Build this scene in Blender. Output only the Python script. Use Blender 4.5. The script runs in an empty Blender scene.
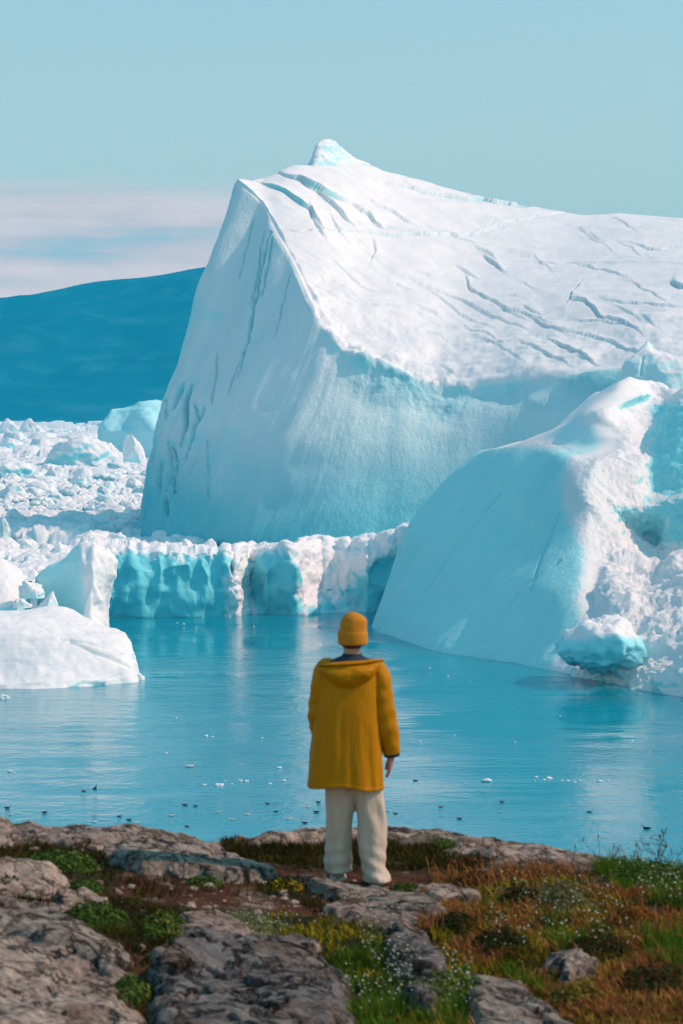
import bpy, math, random
import numpy as np
from mathutils import Vector

random.seed(7)
RNG = np.random.default_rng(7)
D = bpy.data
scene = bpy.context.scene
COL = scene.collection

# ------------------------------------------------------------------ camera
CZ, LENS = 30.0, 85.0
F = 1024 * LENS / 36.0
HZ = 412.0
PITCH = math.atan((512 - HZ) / F)
cam_d = D.cameras.new('camera'); cam = D.objects.new('camera', cam_d); COL.objects.link(cam)
cam.location = (0, 0, CZ); cam.rotation_euler = (math.pi / 2 - PITCH, 0, 0)
cam_d.sensor_fit = 'VERTICAL'; cam_d.sensor_height = 36; cam_d.lens = LENS
cam_d.clip_start = 0.5; cam_d.clip_end = 60000
cam_d.dof.use_dof = True; cam_d.dof.focus_distance = 320; cam_d.dof.aperture_fstop = 6.3
scene.camera = cam
SP, CP = math.sin(PITCH), math.cos(PITCH)


def ray(px, py):
    a = (np.asarray(px, float) - 341.5) / F; b = -(np.asarray(py, float) - 512) / F
    return a, CP + b * SP, -SP + b * CP


def P(px, py, Y):
    """the point at distance Y in front of the camera seen at a pixel"""
    a, y, z = ray(px, py); t = Y / y
    return np.array([a * t, Y + 0 * t, CZ + z * t])


def W(px, py, z=0.0):
    """the point of the water surface (or of the level z) seen at a pixel"""
    a, y, zz = ray(px, py); t = (z - CZ) / zz
    return np.array([a * t, y * t, z + 0 * t])


def B(px, Y, z):
    a = (px - 341.5) / F
    return np.array([a * Y * 1.0, Y, z])


def proj(V):
    x, y, z = V[..., 0], V[..., 1], V[..., 2] - CZ
    dep = y * CP - z * SP; up = y * SP + z * CP
    return 341.5 + F * x / dep, 512 - F * up / dep


# ------------------------------------------------------------------ noise
def _h(ix, iy, iz, s):
    n = (ix * 73856093) ^ (iy * 19349663) ^ (iz * 83492791) ^ (s * 2654435)
    n = n & 0xFFFFFFFF
    n = ((n ^ (n >> 16)) * 0x45d9f3b) & 0xFFFFFFFF
    n = ((n ^ (n >> 16)) * 0x45d9f3b) & 0xFFFFFFFF
    n = n ^ (n >> 16)
    return n


def vnoise(p, s=0):
    """gradient noise in about -1..1 at points p (N,3)"""
    p = np.asarray(p, float)
    i = np.floor(p).astype(np.int64); f = p - i
    u = f * f * f * (f * (f * 6 - 15) + 10)
    out = 0
    for dx in (0, 1):
        wx = u[..., 0] if dx else 1 - u[..., 0]
        for dy in (0, 1):
            wy = u[..., 1] if dy else 1 - u[..., 1]
            for dz in (0, 1):
                wz = u[..., 2] if dz else 1 - u[..., 2]
                h = _h(i[..., 0] + dx, i[..., 1] + dy, i[..., 2] + dz, s)
                gx = ((h & 255) / 127.5 - 1); gy = (((h >> 8) & 255) / 127.5 - 1); gz = (((h >> 16) & 255) / 127.5 - 1)
                out = out + wx * wy * wz * (gx * (f[..., 0] - dx) + gy * (f[..., 1] - dy) + gz * (f[..., 2] - dz))
    return out * 1.4


def fbm(p, o=4, s=0, lac=2.03, g=0.5):
    p = np.asarray(p, float); a, r = 1.0, 0
    for k in range(o):
        r = r + a * vnoise(p, s + k * 17); p = p * lac; a *= g
    return r


def ridged(p, o=4, s=0, g=0.5):
    p = np.asarray(p, float); a, r = 1.0, 0
    for k in range(o):
        r = r + a * (1 - 2 * np.abs(vnoise(p, s + k * 17))); p = p * 2.1; a *= g
    return r


def worley(p, s=0):
    """distance to the nearest and second nearest random point, 2-D"""
    p = np.asarray(p, float); i = np.floor(p).astype(np.int64)
    d1 = np.full(p.shape[0], 9.0); d2 = d1.copy(); idv = np.zeros(p.shape[0])
    for dx in (-1, 0, 1):
        for dy in (-1, 0, 1):
            cx, cy = i[:, 0] + dx, i[:, 1] + dy
            h = _h(cx, cy, cx * 0, s)
            fx = cx + (h & 255) / 255.0; fy = cy + ((h >> 8) & 255) / 255.0
            d = np.hypot(p[:, 0] - fx, p[:, 1] - fy)
            v = ((h >> 16) & 255) / 255.0
            near = d < d1
            d2 = np.where(near, d1, np.minimum(d2, d)); idv = np.where(near, v, idv); d1 = np.where(near, d, d1)
    return d1, d2, idv


def sstep(a, b, x):
    t = np.clip((x - a) / (b - a), 0, 1)
    return t * t * (3 - 2 * t)


def polydist(px, py, pts):
    """distance, signed side and position (0..1) along a polyline"""
    best = np.full(px.shape, 1e9); side = np.zeros(px.shape); along = np.zeros(px.shape)
    n = len(pts) - 1
    for k in range(n):
        ax, ay = pts[k]; bx, by = pts[k + 1]
        dx, dy = bx - ax, by - ay; L = dx * dx + dy * dy
        t = np.clip(((px - ax) * dx + (py - ay) * dy) / L, 0, 1)
        qx, qy = px - ax - t * dx, py - ay - t * dy
        d = np.hypot(qx, qy); m = d < best
        best = np.where(m, d, best); side = np.where(m, np.sign(dx * qy - dy * qx), side); along = np.where(m, (k + t) / n, along)
    return best, side, along


def inpoly(px, py, pts):
    """signed distance to a polygon, positive inside"""
    d, _, _ = polydist(px, py, list(pts) + [pts[0]])
    ins = np.zeros(px.shape, bool); n = len(pts)
    for k in range(n):
        x1, y1 = pts[k]; x2, y2 = pts[(k + 1) % n]
        if y1 == y2: continue
        c = ((y1 > py) != (y2 > py)) & (px < (x2 - x1) * (py - y1) / (y2 - y1) + x1)
        ins ^= c
    return np.where(ins, d, -d)


# ------------------------------------------------------------------ mesh helpers
def tag(o, label=None, cat=None, group=None, kind=None):
    if label: o['label'] = label
    if cat: o['category'] = cat
    if group: o['group'] = group
    if kind: o['kind'] = kind
    return o


def empty(name, loc=(0, 0, 0)):
    o = D.objects.new(name, None); COL.objects.link(o); o.location = loc; o.empty_display_size = 0.2
    return o


def mesh(name, V, faces, mat=None, parent=None, smooth=True, attrs=None, cols=None):
    """ONE linked mesh object from arrays; faces is (N,3) or (N,4)"""
    V = np.asarray(V, np.float32).reshape(-1, 3); faces = np.asarray(faces, np.int32)
    me = D.meshes.new(name); k = faces.shape[1]; n = faces.shape[0]
    me.vertices.add(len(V)); me.vertices.foreach_set('co', V.ravel())
    me.loops.add(n * k); me.loops.foreach_set('vertex_index', faces.ravel())
    me.polygons.add(n); me.polygons.foreach_set('loop_start', np.arange(0, n * k, k, dtype=np.int32))
    me.polygons.foreach_set('loop_total', np.full(n, k, np.int32))
    me.polygons.foreach_set('use_smooth', np.full(n, smooth, bool))
    me.update(calc_edges=True); me.validate()
    for a, v in (attrs or {}).items():
        at = me.attributes.new(a, 'FLOAT', 'POINT'); at.data.foreach_set('value', np.asarray(v, np.float32).ravel())
    if cols is not None:
        c = np.ones((len(V), 4), np.float32); c[:, :3] = cols
        at = me.attributes.new('tint', 'FLOAT_COLOR', 'POINT'); at.data.foreach_set('color', c.ravel())
    if mat: me.materials.append(mat)
    o = D.objects.new(name, me); COL.objects.link(o)
    if parent: o.parent = parent
    return o


def gridfaces(nr, nc, wrap=False):
    r = np.arange(nr - 1)[:, None]; c = np.arange(nc if wrap else nc - 1)[None, :]
    c1 = (c + 1) % nc
    a = r * nc + c; b = r * nc + c1; d = (r + 1) * nc + c; e = (r + 1) * nc + c1
    return np.stack([a, b, e, d], -1).reshape(-1, 4)


def gridnormals(G):
    du = np.gradient(G, axis=1); dv = np.gradient(G, axis=0)
    n = np.cross(du, dv); return n / (np.linalg.norm(n, axis=-1, keepdims=True) + 1e-9)


def boxsmooth(G, n, axis=None):
    for _ in range(n):
        for ax in ((0, 1) if axis is None else (axis,)):
            A = np.moveaxis(G, ax, 0).copy()
            A[1:-1] = 0.25 * A[:-2] + 0.5 * A[1:-1] + 0.25 * A[2:]
            G = np.moveaxis(A, 0, ax)
    return G


def cr(C, n, axis):
    """Catmull-Rom upsampling of control array C along an axis, n[k] steps in interval k"""
    C = np.moveaxis(np.asarray(C, float), axis, 0); K = C.shape[0]; out = []
    for k in range(K - 1):
        p1, p2 = C[k], C[k + 1]; p0 = C[k - 1] if k else 2 * p1 - p2; p3 = C[k + 2] if k + 2 < K else 2 * p2 - p1
        m1, m2 = (p2 - p0) * .5, (p3 - p1) * .5
        # bound the tangents so that short intervals next to long ones do not overshoot
        L = np.linalg.norm(p2 - p1, axis=-1, keepdims=True) * 1.3 + 1e-9
        for_m = lambda m: m * np.minimum(1, L / (np.linalg.norm(m, axis=-1, keepdims=True) + 1e-9))
        m1, m2 = for_m(m1), for_m(m2)
        for t in np.arange(n[k]) / n[k]:
            t2, t3 = t * t, t * t * t
            out.append((2 * t3 - 3 * t2 + 1) * p1 + (t3 - 2 * t2 + t) * m1 + (-2 * t3 + 3 * t2) * p2 + (t3 - t2) * m2)
    out.append(C[-1]); return np.moveaxis(np.array(out), 0, axis)


def lin(C, n, axis):
    C = np.moveaxis(np.asarray(C, float), axis, 0); out = []
    for k in range(C.shape[0] - 1):
        for t in np.arange(n[k]) / n[k]: out.append(C[k] * (1 - t) + C[k + 1] * t)
    out.append(C[-1]); return np.moveaxis(np.array(out), 0, axis)


def counts(C, axis, step):
    px, py = proj(C); A = np.stack([px, py], -1)
    d = np.linalg.norm(np.diff(A, axis=axis), axis=-1).max(axis=1 - axis)
    return [int(np.clip(round(x / step), 2, 400)) for x in d]


def loft(C, step=1.2, sm=3, um=cr, vm=lin):
    C = np.asarray(C, float)
    nv, nu = counts(C, 0, step), counts(C, 1, step)
    G = vm(C, nv, 0); G = um(G, nu, 1)
    return boxsmooth(G, sm), np.concatenate([[0], np.cumsum(nv)]), np.concatenate([[0], np.cumsum(nu)])


def outward(G):
    """face order so that normals look at the camera on the front of the grid"""
    n = gridnormals(G); m = G.shape[0] // 3
    v = np.array([0, 0, CZ]) - G
    return np.sign(np.median((n * v).sum(-1)[: max(2, m)]))


# ------------------------------------------------------------------ materials
class NT:
    def __init__(s, name):
        s.m = D.materials.new(name); s.m.use_nodes = True; s.t = s.m.node_tree; s.t.nodes.clear()
        s.out = s.t.nodes.new('ShaderNodeOutputMaterial'); s.b = s.t.nodes.new('ShaderNodeBsdfPrincipled')
        s.t.links.new(s.b.outputs[0], s.out.inputs[0])
    def n(s, typ, **kw):
        x = s.t.nodes.new(typ)
        for k, v in kw.items():
            if k.startswith('i_'): s.set(x.inputs[int(k[2:]) if k[2:].isdigit() else k[2:]], v)
            else: setattr(x, k, v)
        return x
    def set(s, inp, v):
        if hasattr(v, 'is_output') or isinstance(v, bpy.types.NodeSocket): s.t.links.new(v, inp)
        else: inp.default_value = v
    def inp(s, name, v): s.set(s.b.inputs[name], v)
    def attr(s, name): return s.n('ShaderNodeAttribute', attribute_name=name)
    def noise(s, scale, detail=4, rough=.55, vec=None, dist=0.0):
        x = s.n('ShaderNodeTexNoise'); x.inputs['Scale'].default_value = scale; x.inputs['Detail'].default_value = detail
        x.inputs['Roughness'].default_value = rough; x.inputs['Distortion'].default_value = dist
        if vec is not None: s.set(x.inputs['Vector'], vec)
        return x.outputs['Fac']
    def pos(s, scale=(1, 1, 1), rot=(0, 0, 0)):
        g = s.n('ShaderNodeNewGeometry'); m = s.n('ShaderNodeMapping'); m.inputs['Scale'].default_value = scale; m.inputs['Rotation'].default_value = rot
        s.t.links.new(g.outputs['Position'], m.inputs['Vector']); return m.outputs[0]
    def ramp(s, fac, stops):
        r = s.n('ShaderNodeValToRGB'); s.set(r.inputs[0], fac); e = r.color_ramp.elements
        while len(e) < len(stops): e.new(.5)
        for q, (p, c) in zip(e, stops):
            q.position = p; q.color = tuple(c) + (1,) if len(c) == 3 else c
        return r.outputs[0]
    def mix(s, f, a, b, mode='MIX'):
        x = s.n('ShaderNodeMix', data_type='RGBA', blend_type=mode); s.set(x.inputs[0], f)
        for i, v in ((6, a), (7, b)): s.set(x.inputs[i], tuple(v) + (1,) if isinstance(v, (tuple, list)) and len(v) == 3 else v)
        return x.outputs[2]
    def math(s, op, a, b=0.0, clamp=False):
        x = s.n('ShaderNodeMath', operation=op, use_clamp=clamp); s.set(x.inputs[0], a); s.set(x.inputs[1], b); return x.outputs[0]
    def bump(s, h, strength=.5, dist=.1, normal=None):
        x = s.n('ShaderNodeBump'); x.inputs['Strength'].default_value = strength; x.inputs['Distance'].default_value = dist
        s.set(x.inputs['Height'], h)
        if normal is not None: s.set(x.inputs['Normal'], normal)
        return x.outputs[0]


def ice_material(name, near=1.0, streaks=False):
    """wind-packed snow where 'ice' is 0, glacier blue, also painted on shaded faces, where it is 1, deep blue of cracks and painted shade where 'vein_shade' is 1"""
    t = NT(name)
    snow = t.mix(t.noise(.35 * near, 5), (.80, .79, .80), (.90, .88, .89))
    ice = t.mix(t.noise(.12 * near, 6, .6), (.30, .80, .86), (.46, .87, .90))
    f = t.attr('ice').outputs['Fac']
    f2 = t.math('ADD', f, t.math('MULTIPLY', t.math('SUBTRACT', t.noise(.5 * near, 6, .65), .5), .35), True)
    f2 = t.ramp(f2, [(.12, (0, 0, 0)), (.88, (1, 1, 1))])
    c = t.mix(f2, snow, ice)
    c = t.mix(t.attr('vein_shade').outputs['Fac'], c, (.03, .52, .62))
    t.inp('Base Color', c); t.inp('Roughness', .62); t.inp('Specular IOR Level', .25)
    h = t.noise(.9 * near, 8, .62)
    h2 = t.noise(4.5 * near, 5, .6)
    nrm = t.bump(h, .35, .8 / near); nrm = t.bump(h2, .35, .22 / near, nrm)
    if streaks:
        # fine fluting and hairline fractures of a sheer wall
        fl = t.noise(1.0, 7, .68, t.pos((.55, .55, .045))); fl2 = t.noise(1.0, 5, .7, t.pos((1.9, 1.9, .16)))
        vo = t.n('ShaderNodeTexVoronoi', feature='DISTANCE_TO_EDGE'); vo.inputs['Scale'].default_value = 1.0
        mp_ = t.pos((.16, .16, .022)); nz = t.n('ShaderNodeTexNoise'); nz.inputs['Scale'].default_value = 3.5; nz.inputs['Detail'].default_value = 6; t.set(nz.inputs['Vector'], mp_)
        ad = t.n('ShaderNodeVectorMath', operation='ADD', i_0=mp_); t.set(ad.inputs[1], nz.outputs['Color']); t.set(vo.inputs['Vector'], ad.outputs[0])
        ck = t.math('MULTIPLY', t.ramp(vo.outputs['Distance'], [(0, (1, 1, 1)), (.022, (0, 0, 0))]), t.ramp(t.noise(.035, 3), [(.50, (0, 0, 0)), (.62, (1, 1, 1))]))
        steep = t.attr('ice').outputs['Fac']
        nrm = t.bump(fl, .5, 1.3, nrm); nrm = t.bump(fl2, .4, .35, nrm); nrm = t.bump(t.math('MULTIPLY', ck, -1.0), .8, .5, nrm)
        c2 = t.mix(t.math('MULTIPLY', t.math('MULTIPLY', ck, steep), .55), c, (.05, .45, .56))
        c2 = t.mix(t.math('MULTIPLY', steep, t.ramp(fl, [(.52, (0, 0, 0)), (.74, (.55, .55, .55))])), c2, (.80, .86, .88))
        t.inp('Base Color', c2)
    t.inp('Normal', nrm)
    return t.m


M_ICE_WALL = ice_material('sheer_glacier_ice', 1.0, True)
M_ICE = ice_material('glacier_ice', 1.0)
M_ICE_NEAR = ice_material('glacier_ice_small', 1.7)

def flat_material(name, col, rough=.7, bump=None, var=.15, spec=.3):
    t = NT(name)
    n = t.noise(bump[0] if bump else 20, 4)
    t.inp('Base Color', t.mix(n, tuple(x * (1 - var) for x in col), tuple(min(1, x * (1 + var)) for x in col)))
    t.inp('Roughness', rough); t.inp('Specular IOR Level', spec)
    if bump: t.inp('Normal', t.bump(n, bump[1], bump[2]))
    return t.m

# ------------------------------------------------------------------ light, sky, air
SUN_EL, SUN_AZ = math.radians(44), math.radians(-2)     # azimuth ahead of the picture's right
sd = Vector((math.cos(SUN_AZ) * math.cos(SUN_EL), math.sin(SUN_AZ) * math.cos(SUN_EL), math.sin(SUN_EL)))
sl = D.lights.new('sun', 'SUN'); sun = D.objects.new('sun', sl); COL.objects.link(sun)
sl.energy = 3.4; sl.angle = math.radians(.53); sl.color = (1.0, .60, .45)
sun.rotation_euler = sd.to_track_quat('Z', 'Y').to_euler(); sun.location = (40, 10, 60)
w = D.worlds.new('World'); scene.world = w; w.use_nodes = True; T = w.node_tree; T.nodes.clear()
class WT(NT):
    def __init__(s): s.t = T
wt = WT()
sky = wt.n('ShaderNodeTexSky', sky_type='NISHITA', sun_disc=False, sun_elevation=SUN_EL, sun_rotation=math.pi / 2 - SUN_AZ, air_density=1.0, dust_density=.6, ozone_density=2.5)
SKY_STRENGTH = .125
tc = wt.n('ShaderNodeTexCoord'); sep = wt.n('ShaderNodeSeparateXYZ', i_0=tc.outputs['Generated'])
elev = sep.outputs['Z']
high = wt.ramp(elev, [(.10, (0, 0, 0)), (.45, (1, 1, 1))])
tinted = wt.mix(1.0, sky.outputs[0], wt.mix(high, (1.47, 1.31, 1.0), (1.10, 1.95, 1.55)), 'MULTIPLY')
mp = wt.n('ShaderNodeMapping'); wt.set(mp.inputs['Vector'], tc.outputs['Generated']); mp.inputs['Scale'].default_value = (5, 5, 75)
mp2 = wt.n('ShaderNodeMapping'); wt.set(mp2.inputs['Vector'], tc.outputs['Generated']); mp2.inputs['Scale'].default_value = (16, 16, 60)
cn = wt.noise(1.0, 8, .6, mp.outputs[0]); cn2 = wt.noise(1.0, 9, .66, mp2.outputs[0])
# a low bank of cloud over the left horizon: grey-mauve streaks above a cream gap
ne = wt.math('ADD', elev, wt.math('MULTIPLY', wt.math('SUBTRACT', cn2, .5), .018))
top = wt.ramp(ne, [(.084, (1, 1, 1)), (.097, (0, 0, 0))])
side = wt.ramp(wt.math('ADD', wt.math('MULTIPLY', sep.outputs['X'], 2.5), .5), [(.36, (1, 1, 1)), (.52, (0, 0, 0))])
ccol = wt.ramp(wt.math('ADD', wt.math('MULTIPLY', cn, .6), wt.math('MULTIPLY', cn2, .4)), [(.36, (4.6, 5.2, 5.1)), (.47, (8.2, 5.8, 5.3)), (.60, (10.7, 7.2, 6.3))])
gap = wt.ramp(ne, [(.044, (1, 1, 1)), (.056, (0, 0, 0))])
ccol = wt.mix(gap, ccol, (12.4, 7.9, 6.6))
# whole-horizon paleness
hz = wt.ramp(elev, [(.0, (1, 1, 1)), (.30, (0, 0, 0))])
skyc = wt.mix(wt.math('MULTIPLY', hz, .35), tinted, (5.8, 5.8, 5.7))
full = wt.mix(wt.math('MULTIPLY', wt.math('MULTIPLY', top, side), .92), skyc, ccol)
bg = wt.n('ShaderNodeBackground', i_0=full, i_1=SKY_STRENGTH)
wo = wt.n('ShaderNodeOutputWorld'); T.links.new(bg.outputs[0], wo.inputs[0])

scene.view_settings.view_transform = 'Standard'; scene.view_settings.look = 'None'
scene.view_settings.exposure = 0.0; scene.view_settings.gamma = 1.0
scene.render.engine = 'CYCLES'
scene.cycles.max_bounces = 6; scene.cycles.diffuse_bounces = 3; scene.cycles.glossy_bounces = 3
scene.cycles.transmission_bounces = 2; scene.cycles.volume_bounces = 1; scene.cycles.caustics_reflective = False
scene.cycles.use_denoising = True
scene.cycles.sample_clamp_indirect = 6

# ------------------------------------------------------------------ water
def water_material():
    t = NT('fjord_water')
    t.inp('Base Color', (.001, .27, .37, 1)); t.inp('Roughness', .06); t.inp('IOR', 1.30); t.inp('Specular IOR Level', .5)
    v1 = t.pos((.42, .36, 1), (0, 0, .10)); v2 = t.pos((1.3, 1.15, 1), (0, 0, -.12)); v3 = t.pos((.022, .075, 1), (0, 0, .06))
    a = t.noise(1.0, 3, .5, v1); b = t.noise(1.0, 4, .6, v2); patch = t.noise(1.0, 3, .5, v3)
    calm = t.ramp(patch, [(.36, (.12, .12, .12)), (.60, (1, 1, 1))])
    h = t.math('MULTIPLY', t.math('ADD', t.math('MULTIPLY', a, .75), t.math('MULTIPLY', b, .38)), calm)
    t.inp('Normal', t.bump(h, .6, .34))
    return t.m
nx, ny = 60, 120
xs = np.sinh(np.linspace(-1, 1, nx) * 4.2) / math.sinh(4.2) * 16000; ys = -200 + 26000 * (np.linspace(0, 1, ny) ** 3)
X, Y = np.meshgrid(xs, ys)
wat = mesh('water', np.stack([X, Y, X * 0], -1), gridfaces(ny, nx), water_material(), smooth=False)
tag(wat, 'calm rippled teal water of the fjord between rocky shore and icebergs', 'water', kind='structure')

# ------------------------------------------------------------------ far mountain
def mountain():
    t = NT('hazed_tundra')
    n = t.noise(.0016, 8, .6); n2 = t.noise(.006, 6, .6, t.pos((1, 1, 3)))
    c = t.mix(n, (.003, .065, .115), (.006, .105, .16))  # blue of the air's haze painted into the slope colour
    c = t.mix(t.ramp(n2, [(.48, (0, 0, 0)), (.66, (1, 1, 1))]), c, (.03, .135, .185))
    patches = t.math('MULTIPLY', t.ramp(t.noise(.012, 5, .7, t.pos((1, 1, 6))), [(.66, (0, 0, 0)), (.70, (1, 1, 1))]), t.ramp(n, [(.5, (0, 0, 0)), (.6, (1, 1, 1))]))
    c = t.mix(t.math('MULTIPLY', patches, .8), c, (.6, .62, .66))
    t.inp('Base Color', c); t.inp('Roughness', .95); t.inp('Specular IOR Level', .05)
    Y0 = 9000
    prof = [(-900, 322), (-500, 310), (-200, 303), (0, 299), (45, 294), (70, 287), (95, 282), (130, 279), (160, 277), (175, 272), (210, 266), (300, 258), (420, 262), (560, 275), (700, 300), (900, 325), (1300, 352), (1700, 380), (2100, 402)]
    pu = np.linspace(-900, 2100, 420); py = np.interp(pu, [p[0] for p in prof], [p[1] for p in prof])
    py = np.convolve(np.pad(py, 3, 'edge'), np.ones(7) / 7, 'valid')
    crest = np.array([P(a, b, Y0) for a, b in zip(pu, py)])
    rows = []
    for v in np.linspace(-.15, 1, 70):
        r = crest.copy(); k = abs(v)
        if v < 0: r[:, 1] += 900 * (-v / .15); r[:, 2] *= .55 + .45 * (1 + v / .15)
        else:
            r[:, 1] -= 1900 * v ** .9; r[:, 2] = crest[:, 2] * (1 - v) ** 1.25 - 4 * (v > .99)
        rows.append(r)
    G = np.array(rows)
    vv = np.linspace(-.15, 1, 70)[:, None]
    amp = 60 * np.clip(np.abs(vv) * 5, .05, 1) * np.clip((1 - vv) * 3, 0, 1)
    G[..., 2] += amp * ridged(G * np.array([.0014, .0016, .0]), 5, 5) * .9
    o = mesh('mountain', G, gridfaces(*G.shape[:2])[:, ::-1], t.m)
    tag(o, 'long blue mountain ridge across the far side of the fjord', 'mountain', kind='structure')
mountain()
# ------------------------------------------------------------------ the giant berg
def split_parts(G, ice, vein_shade, rows, names, parent, mat, flip, labels=None):
    """rows: list of (first,last) row ranges; neighbouring parts share their border row"""
    out = []
    for (a, b), nm in zip(rows, names):
        g = G[a:b + 1]; f = gridfaces(*g.shape[:2])
        o = mesh(nm, g, f[:, ::-1] if flip else f, mat[len(out)] if isinstance(mat, list) else mat, parent, attrs={'ice': ice[a:b + 1], 'vein_shade': vein_shade[a:b + 1]})  # ice attribute carries glacier blue and painted shade
        out.append(o)
    return out


def face_along(G, kx, ky):
    return G[..., 0] * kx + G[..., 1] * ky


def giant():
    #        foot px, Y      rim px,py,Y          skyline px,py,Y
    cols = [((150, 640), (246, 184, 660), (250, 183, 640)),
            ((133, 560), (237, 183, 602), (243, 182, 606)),
            ((164, 542), (262, 205, 592), (262, 180, 614)),
            ((198, 527), (277, 233, 580), (290, 169, 621)),
            ((238, 512), (297, 270, 565), (318, 164, 630)),
            ((285, 502), (317, 316, 548), (360, 163, 641)),
            ((330, 496), (345, 352, 537), (400, 172, 650)),
            ((385, 492), (398, 374, 531), (440, 182, 655)),
            ((440, 488), (440, 389, 527), (490, 192, 658)),
            ((500, 484), (492, 384, 520), (535, 201, 658)),
            ((560, 478), (540, 378, 512), (580, 209, 654)),
            ((630, 470), (605, 373, 503), (632, 207, 650)),
            ((740, 462), (690, 360, 497), (705, 216, 640)),
            ((860, 460), (800, 352, 497), (800, 240, 620)),
            ((960, 520), (900, 360, 560), (900, 300, 590))]
    bul = {0: 0, 1: 1.0, 2: .92, 3: .82, 4: .70, 5: .5, 6: .25}
    C = []
    foot = [B(c[0][0], c[0][1], -4) for c in cols]
    rim = [P(*c[1]) for c in cols]; skyl = [P(*c[2]) for c in cols]
    def mid(t, off):
        r = []
        for k in range(len(cols)):
            a = foot[k] * (1 - t) + rim[k] * t
            px, py = proj(a); q = P(px - off * bul.get(k, 0), py, a[1]); r.append(q)
        return r
    C.append(foot); C.append(mid(.22, 6)); C.append(mid(.45, 11)); C.append(mid(.70, 10)); C.append(mid(.88, 5)); C.append(rim)
    for t, bz in ((.12, .6), (.35, 2.2), (.7, 2.0), (.9, .8)):
        C.append([a * (1 - t) + b * t + np.array([0, 0, bz * min(1, (b - a)[2] / 30)]) for a, b in zip(rim, skyl)])
    C.append(skyl)
    C.append([p + np.array([3, 14, -14]) for p in skyl]); C.append([np.array([p[0] + 4, p[1] + 55, p[2] * .40]) for p in skyl])
    C.append([np.array([p[0] + 6, p[1] + 80, -4]) for p in skyl])
    G, rv, ru = loft(C, 1.1, 2)
    # rounder shoulders right of the sharp upper rim
    sm = boxsmooth(G, 40); px, py = proj(G)
    k = sstep(300, 350, px)[..., None] * .9; G = G * (1 - k) + sm * k
    k = sstep(430, 490, px)[..., None] * .95; G = G * (1 - k) + boxsmooth(sm, 130) * k
    px, py = proj(G); N = gridnormals(G)
    if outward(G) < 0: N = -N
    rows = np.arange(G.shape[0])[:, None]; r_rim = rv[5]; r_sky = rv[10]
    onface = 1 - sstep(r_rim - 6, r_rim + 5, rows + 0 * px); ontop = sstep(r_rim + 2, r_rim + 12, rows + 0 * px) * (1 - sstep(r_sky - 1, r_sky + 4, rows))
    s = face_along(G, .62, -.78); z = G[..., 2]
    right = sstep(300, 420, px)
    sh = s + z * (.15 + .55 * right)
    d = np.zeros(px.shape)
    str1 = fbm(np.stack([sh * .11, z * .010, 0 * z], -1), 2, 3); str2 = fbm(np.stack([sh * .5, z * .03, 0 * z], -1), 4, 9)
    d += onface * (str1 * .34 + str2 * (.07 - .03 * right))
    # big hollows under the rim in the middle of the face
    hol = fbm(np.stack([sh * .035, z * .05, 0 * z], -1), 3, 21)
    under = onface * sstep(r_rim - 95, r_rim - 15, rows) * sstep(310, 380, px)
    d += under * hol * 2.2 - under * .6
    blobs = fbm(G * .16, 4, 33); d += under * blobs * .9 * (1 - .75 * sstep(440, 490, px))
    d += onface * fbm(G * .035, 3, 41) * 1.6
    # snow lip
    lip = np.exp(-((rows - r_rim - 2) / 9.0) ** 2) * sstep(296, 330, px) * (1 - .8 * sstep(430, 480, px))
    d += lip * (1.0 + 2.2 * fbm(G * .13, 4, 51))
    rough_left = onface * (1 - sstep(170, 235, px)) * sstep(360, 400, py)
    d += rough_left * ridged(np.stack([s * .30, z * .06, 0 * z], -1), 4, 61) * .55
    vein_shade = np.zeros(px.shape)
    cracks = [([(182.7, 383), (178, 397), (174.5, 411)], 1.7, 2.2), ([(192, 385), (186.8, 399), (186.6, 424), (182.7, 446)], 2.6, 3.2), ([(205, 409), (198, 430), (190.5, 446), (186.6, 460)], 1.3, 2.0),
              ([(149.5, 461), (145.6, 477)], 1.8, 2), ([(164, 463), (160, 481), (159, 493)], 1.3, 1.6), ([(176, 446), (177, 461), (174, 477), (176, 493)], 1.3, 1.6), ([(165, 495), (167, 510), (170, 517)], 1.4, 1.8),
              ([(150, 497), (146, 512), (143, 522)], 1.2, 1.5), ([(215, 352), (215.4, 379), (214.6, 405)], .8, .9), ([(242, 360), (231, 395)], .7, .8), ([(207, 438), (206, 470), (206, 500)], .6, .7), ([(170, 440), (172, 470), (166, 490)], 1.2, 1.2),
              ([(158, 440), (154, 462)], 1.0, 1.3), ([(196, 405), (200, 420), (194, 440)], .9, 1.2), ([(170, 402), (167, 420)], 1.0, 1.2),
              ([(273.7, 234), (262.7, 269), (252, 322), (241, 379)], 1.0, 1.3), ([(266, 232), (259, 274), (252, 305)], .8, .9), ([(253, 217), (245, 255), (240, 280)], .6, .6), ([(276, 240), (268, 275), (262, 300)], .8, .8), ([(292, 275), (283, 310), (276, 340)], .5, .5)]
    wob = fbm(np.stack([px * .09, py * .05, 0 * px], -1), 3, 71) * 2.4
    for pts, wd, dep in cracks:
        dist, side, al = polydist(px + wob, py, pts)
        wl = wd * (np.sin(np.clip(al, 0.03, .97) * math.pi) ** .6) + .2
        g = np.exp(-(dist / wl) ** 2) * onface
        d -= g * dep; vein_shade = np.maximum(vein_shade, g * min(1, .45 + dep * .16))
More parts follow.
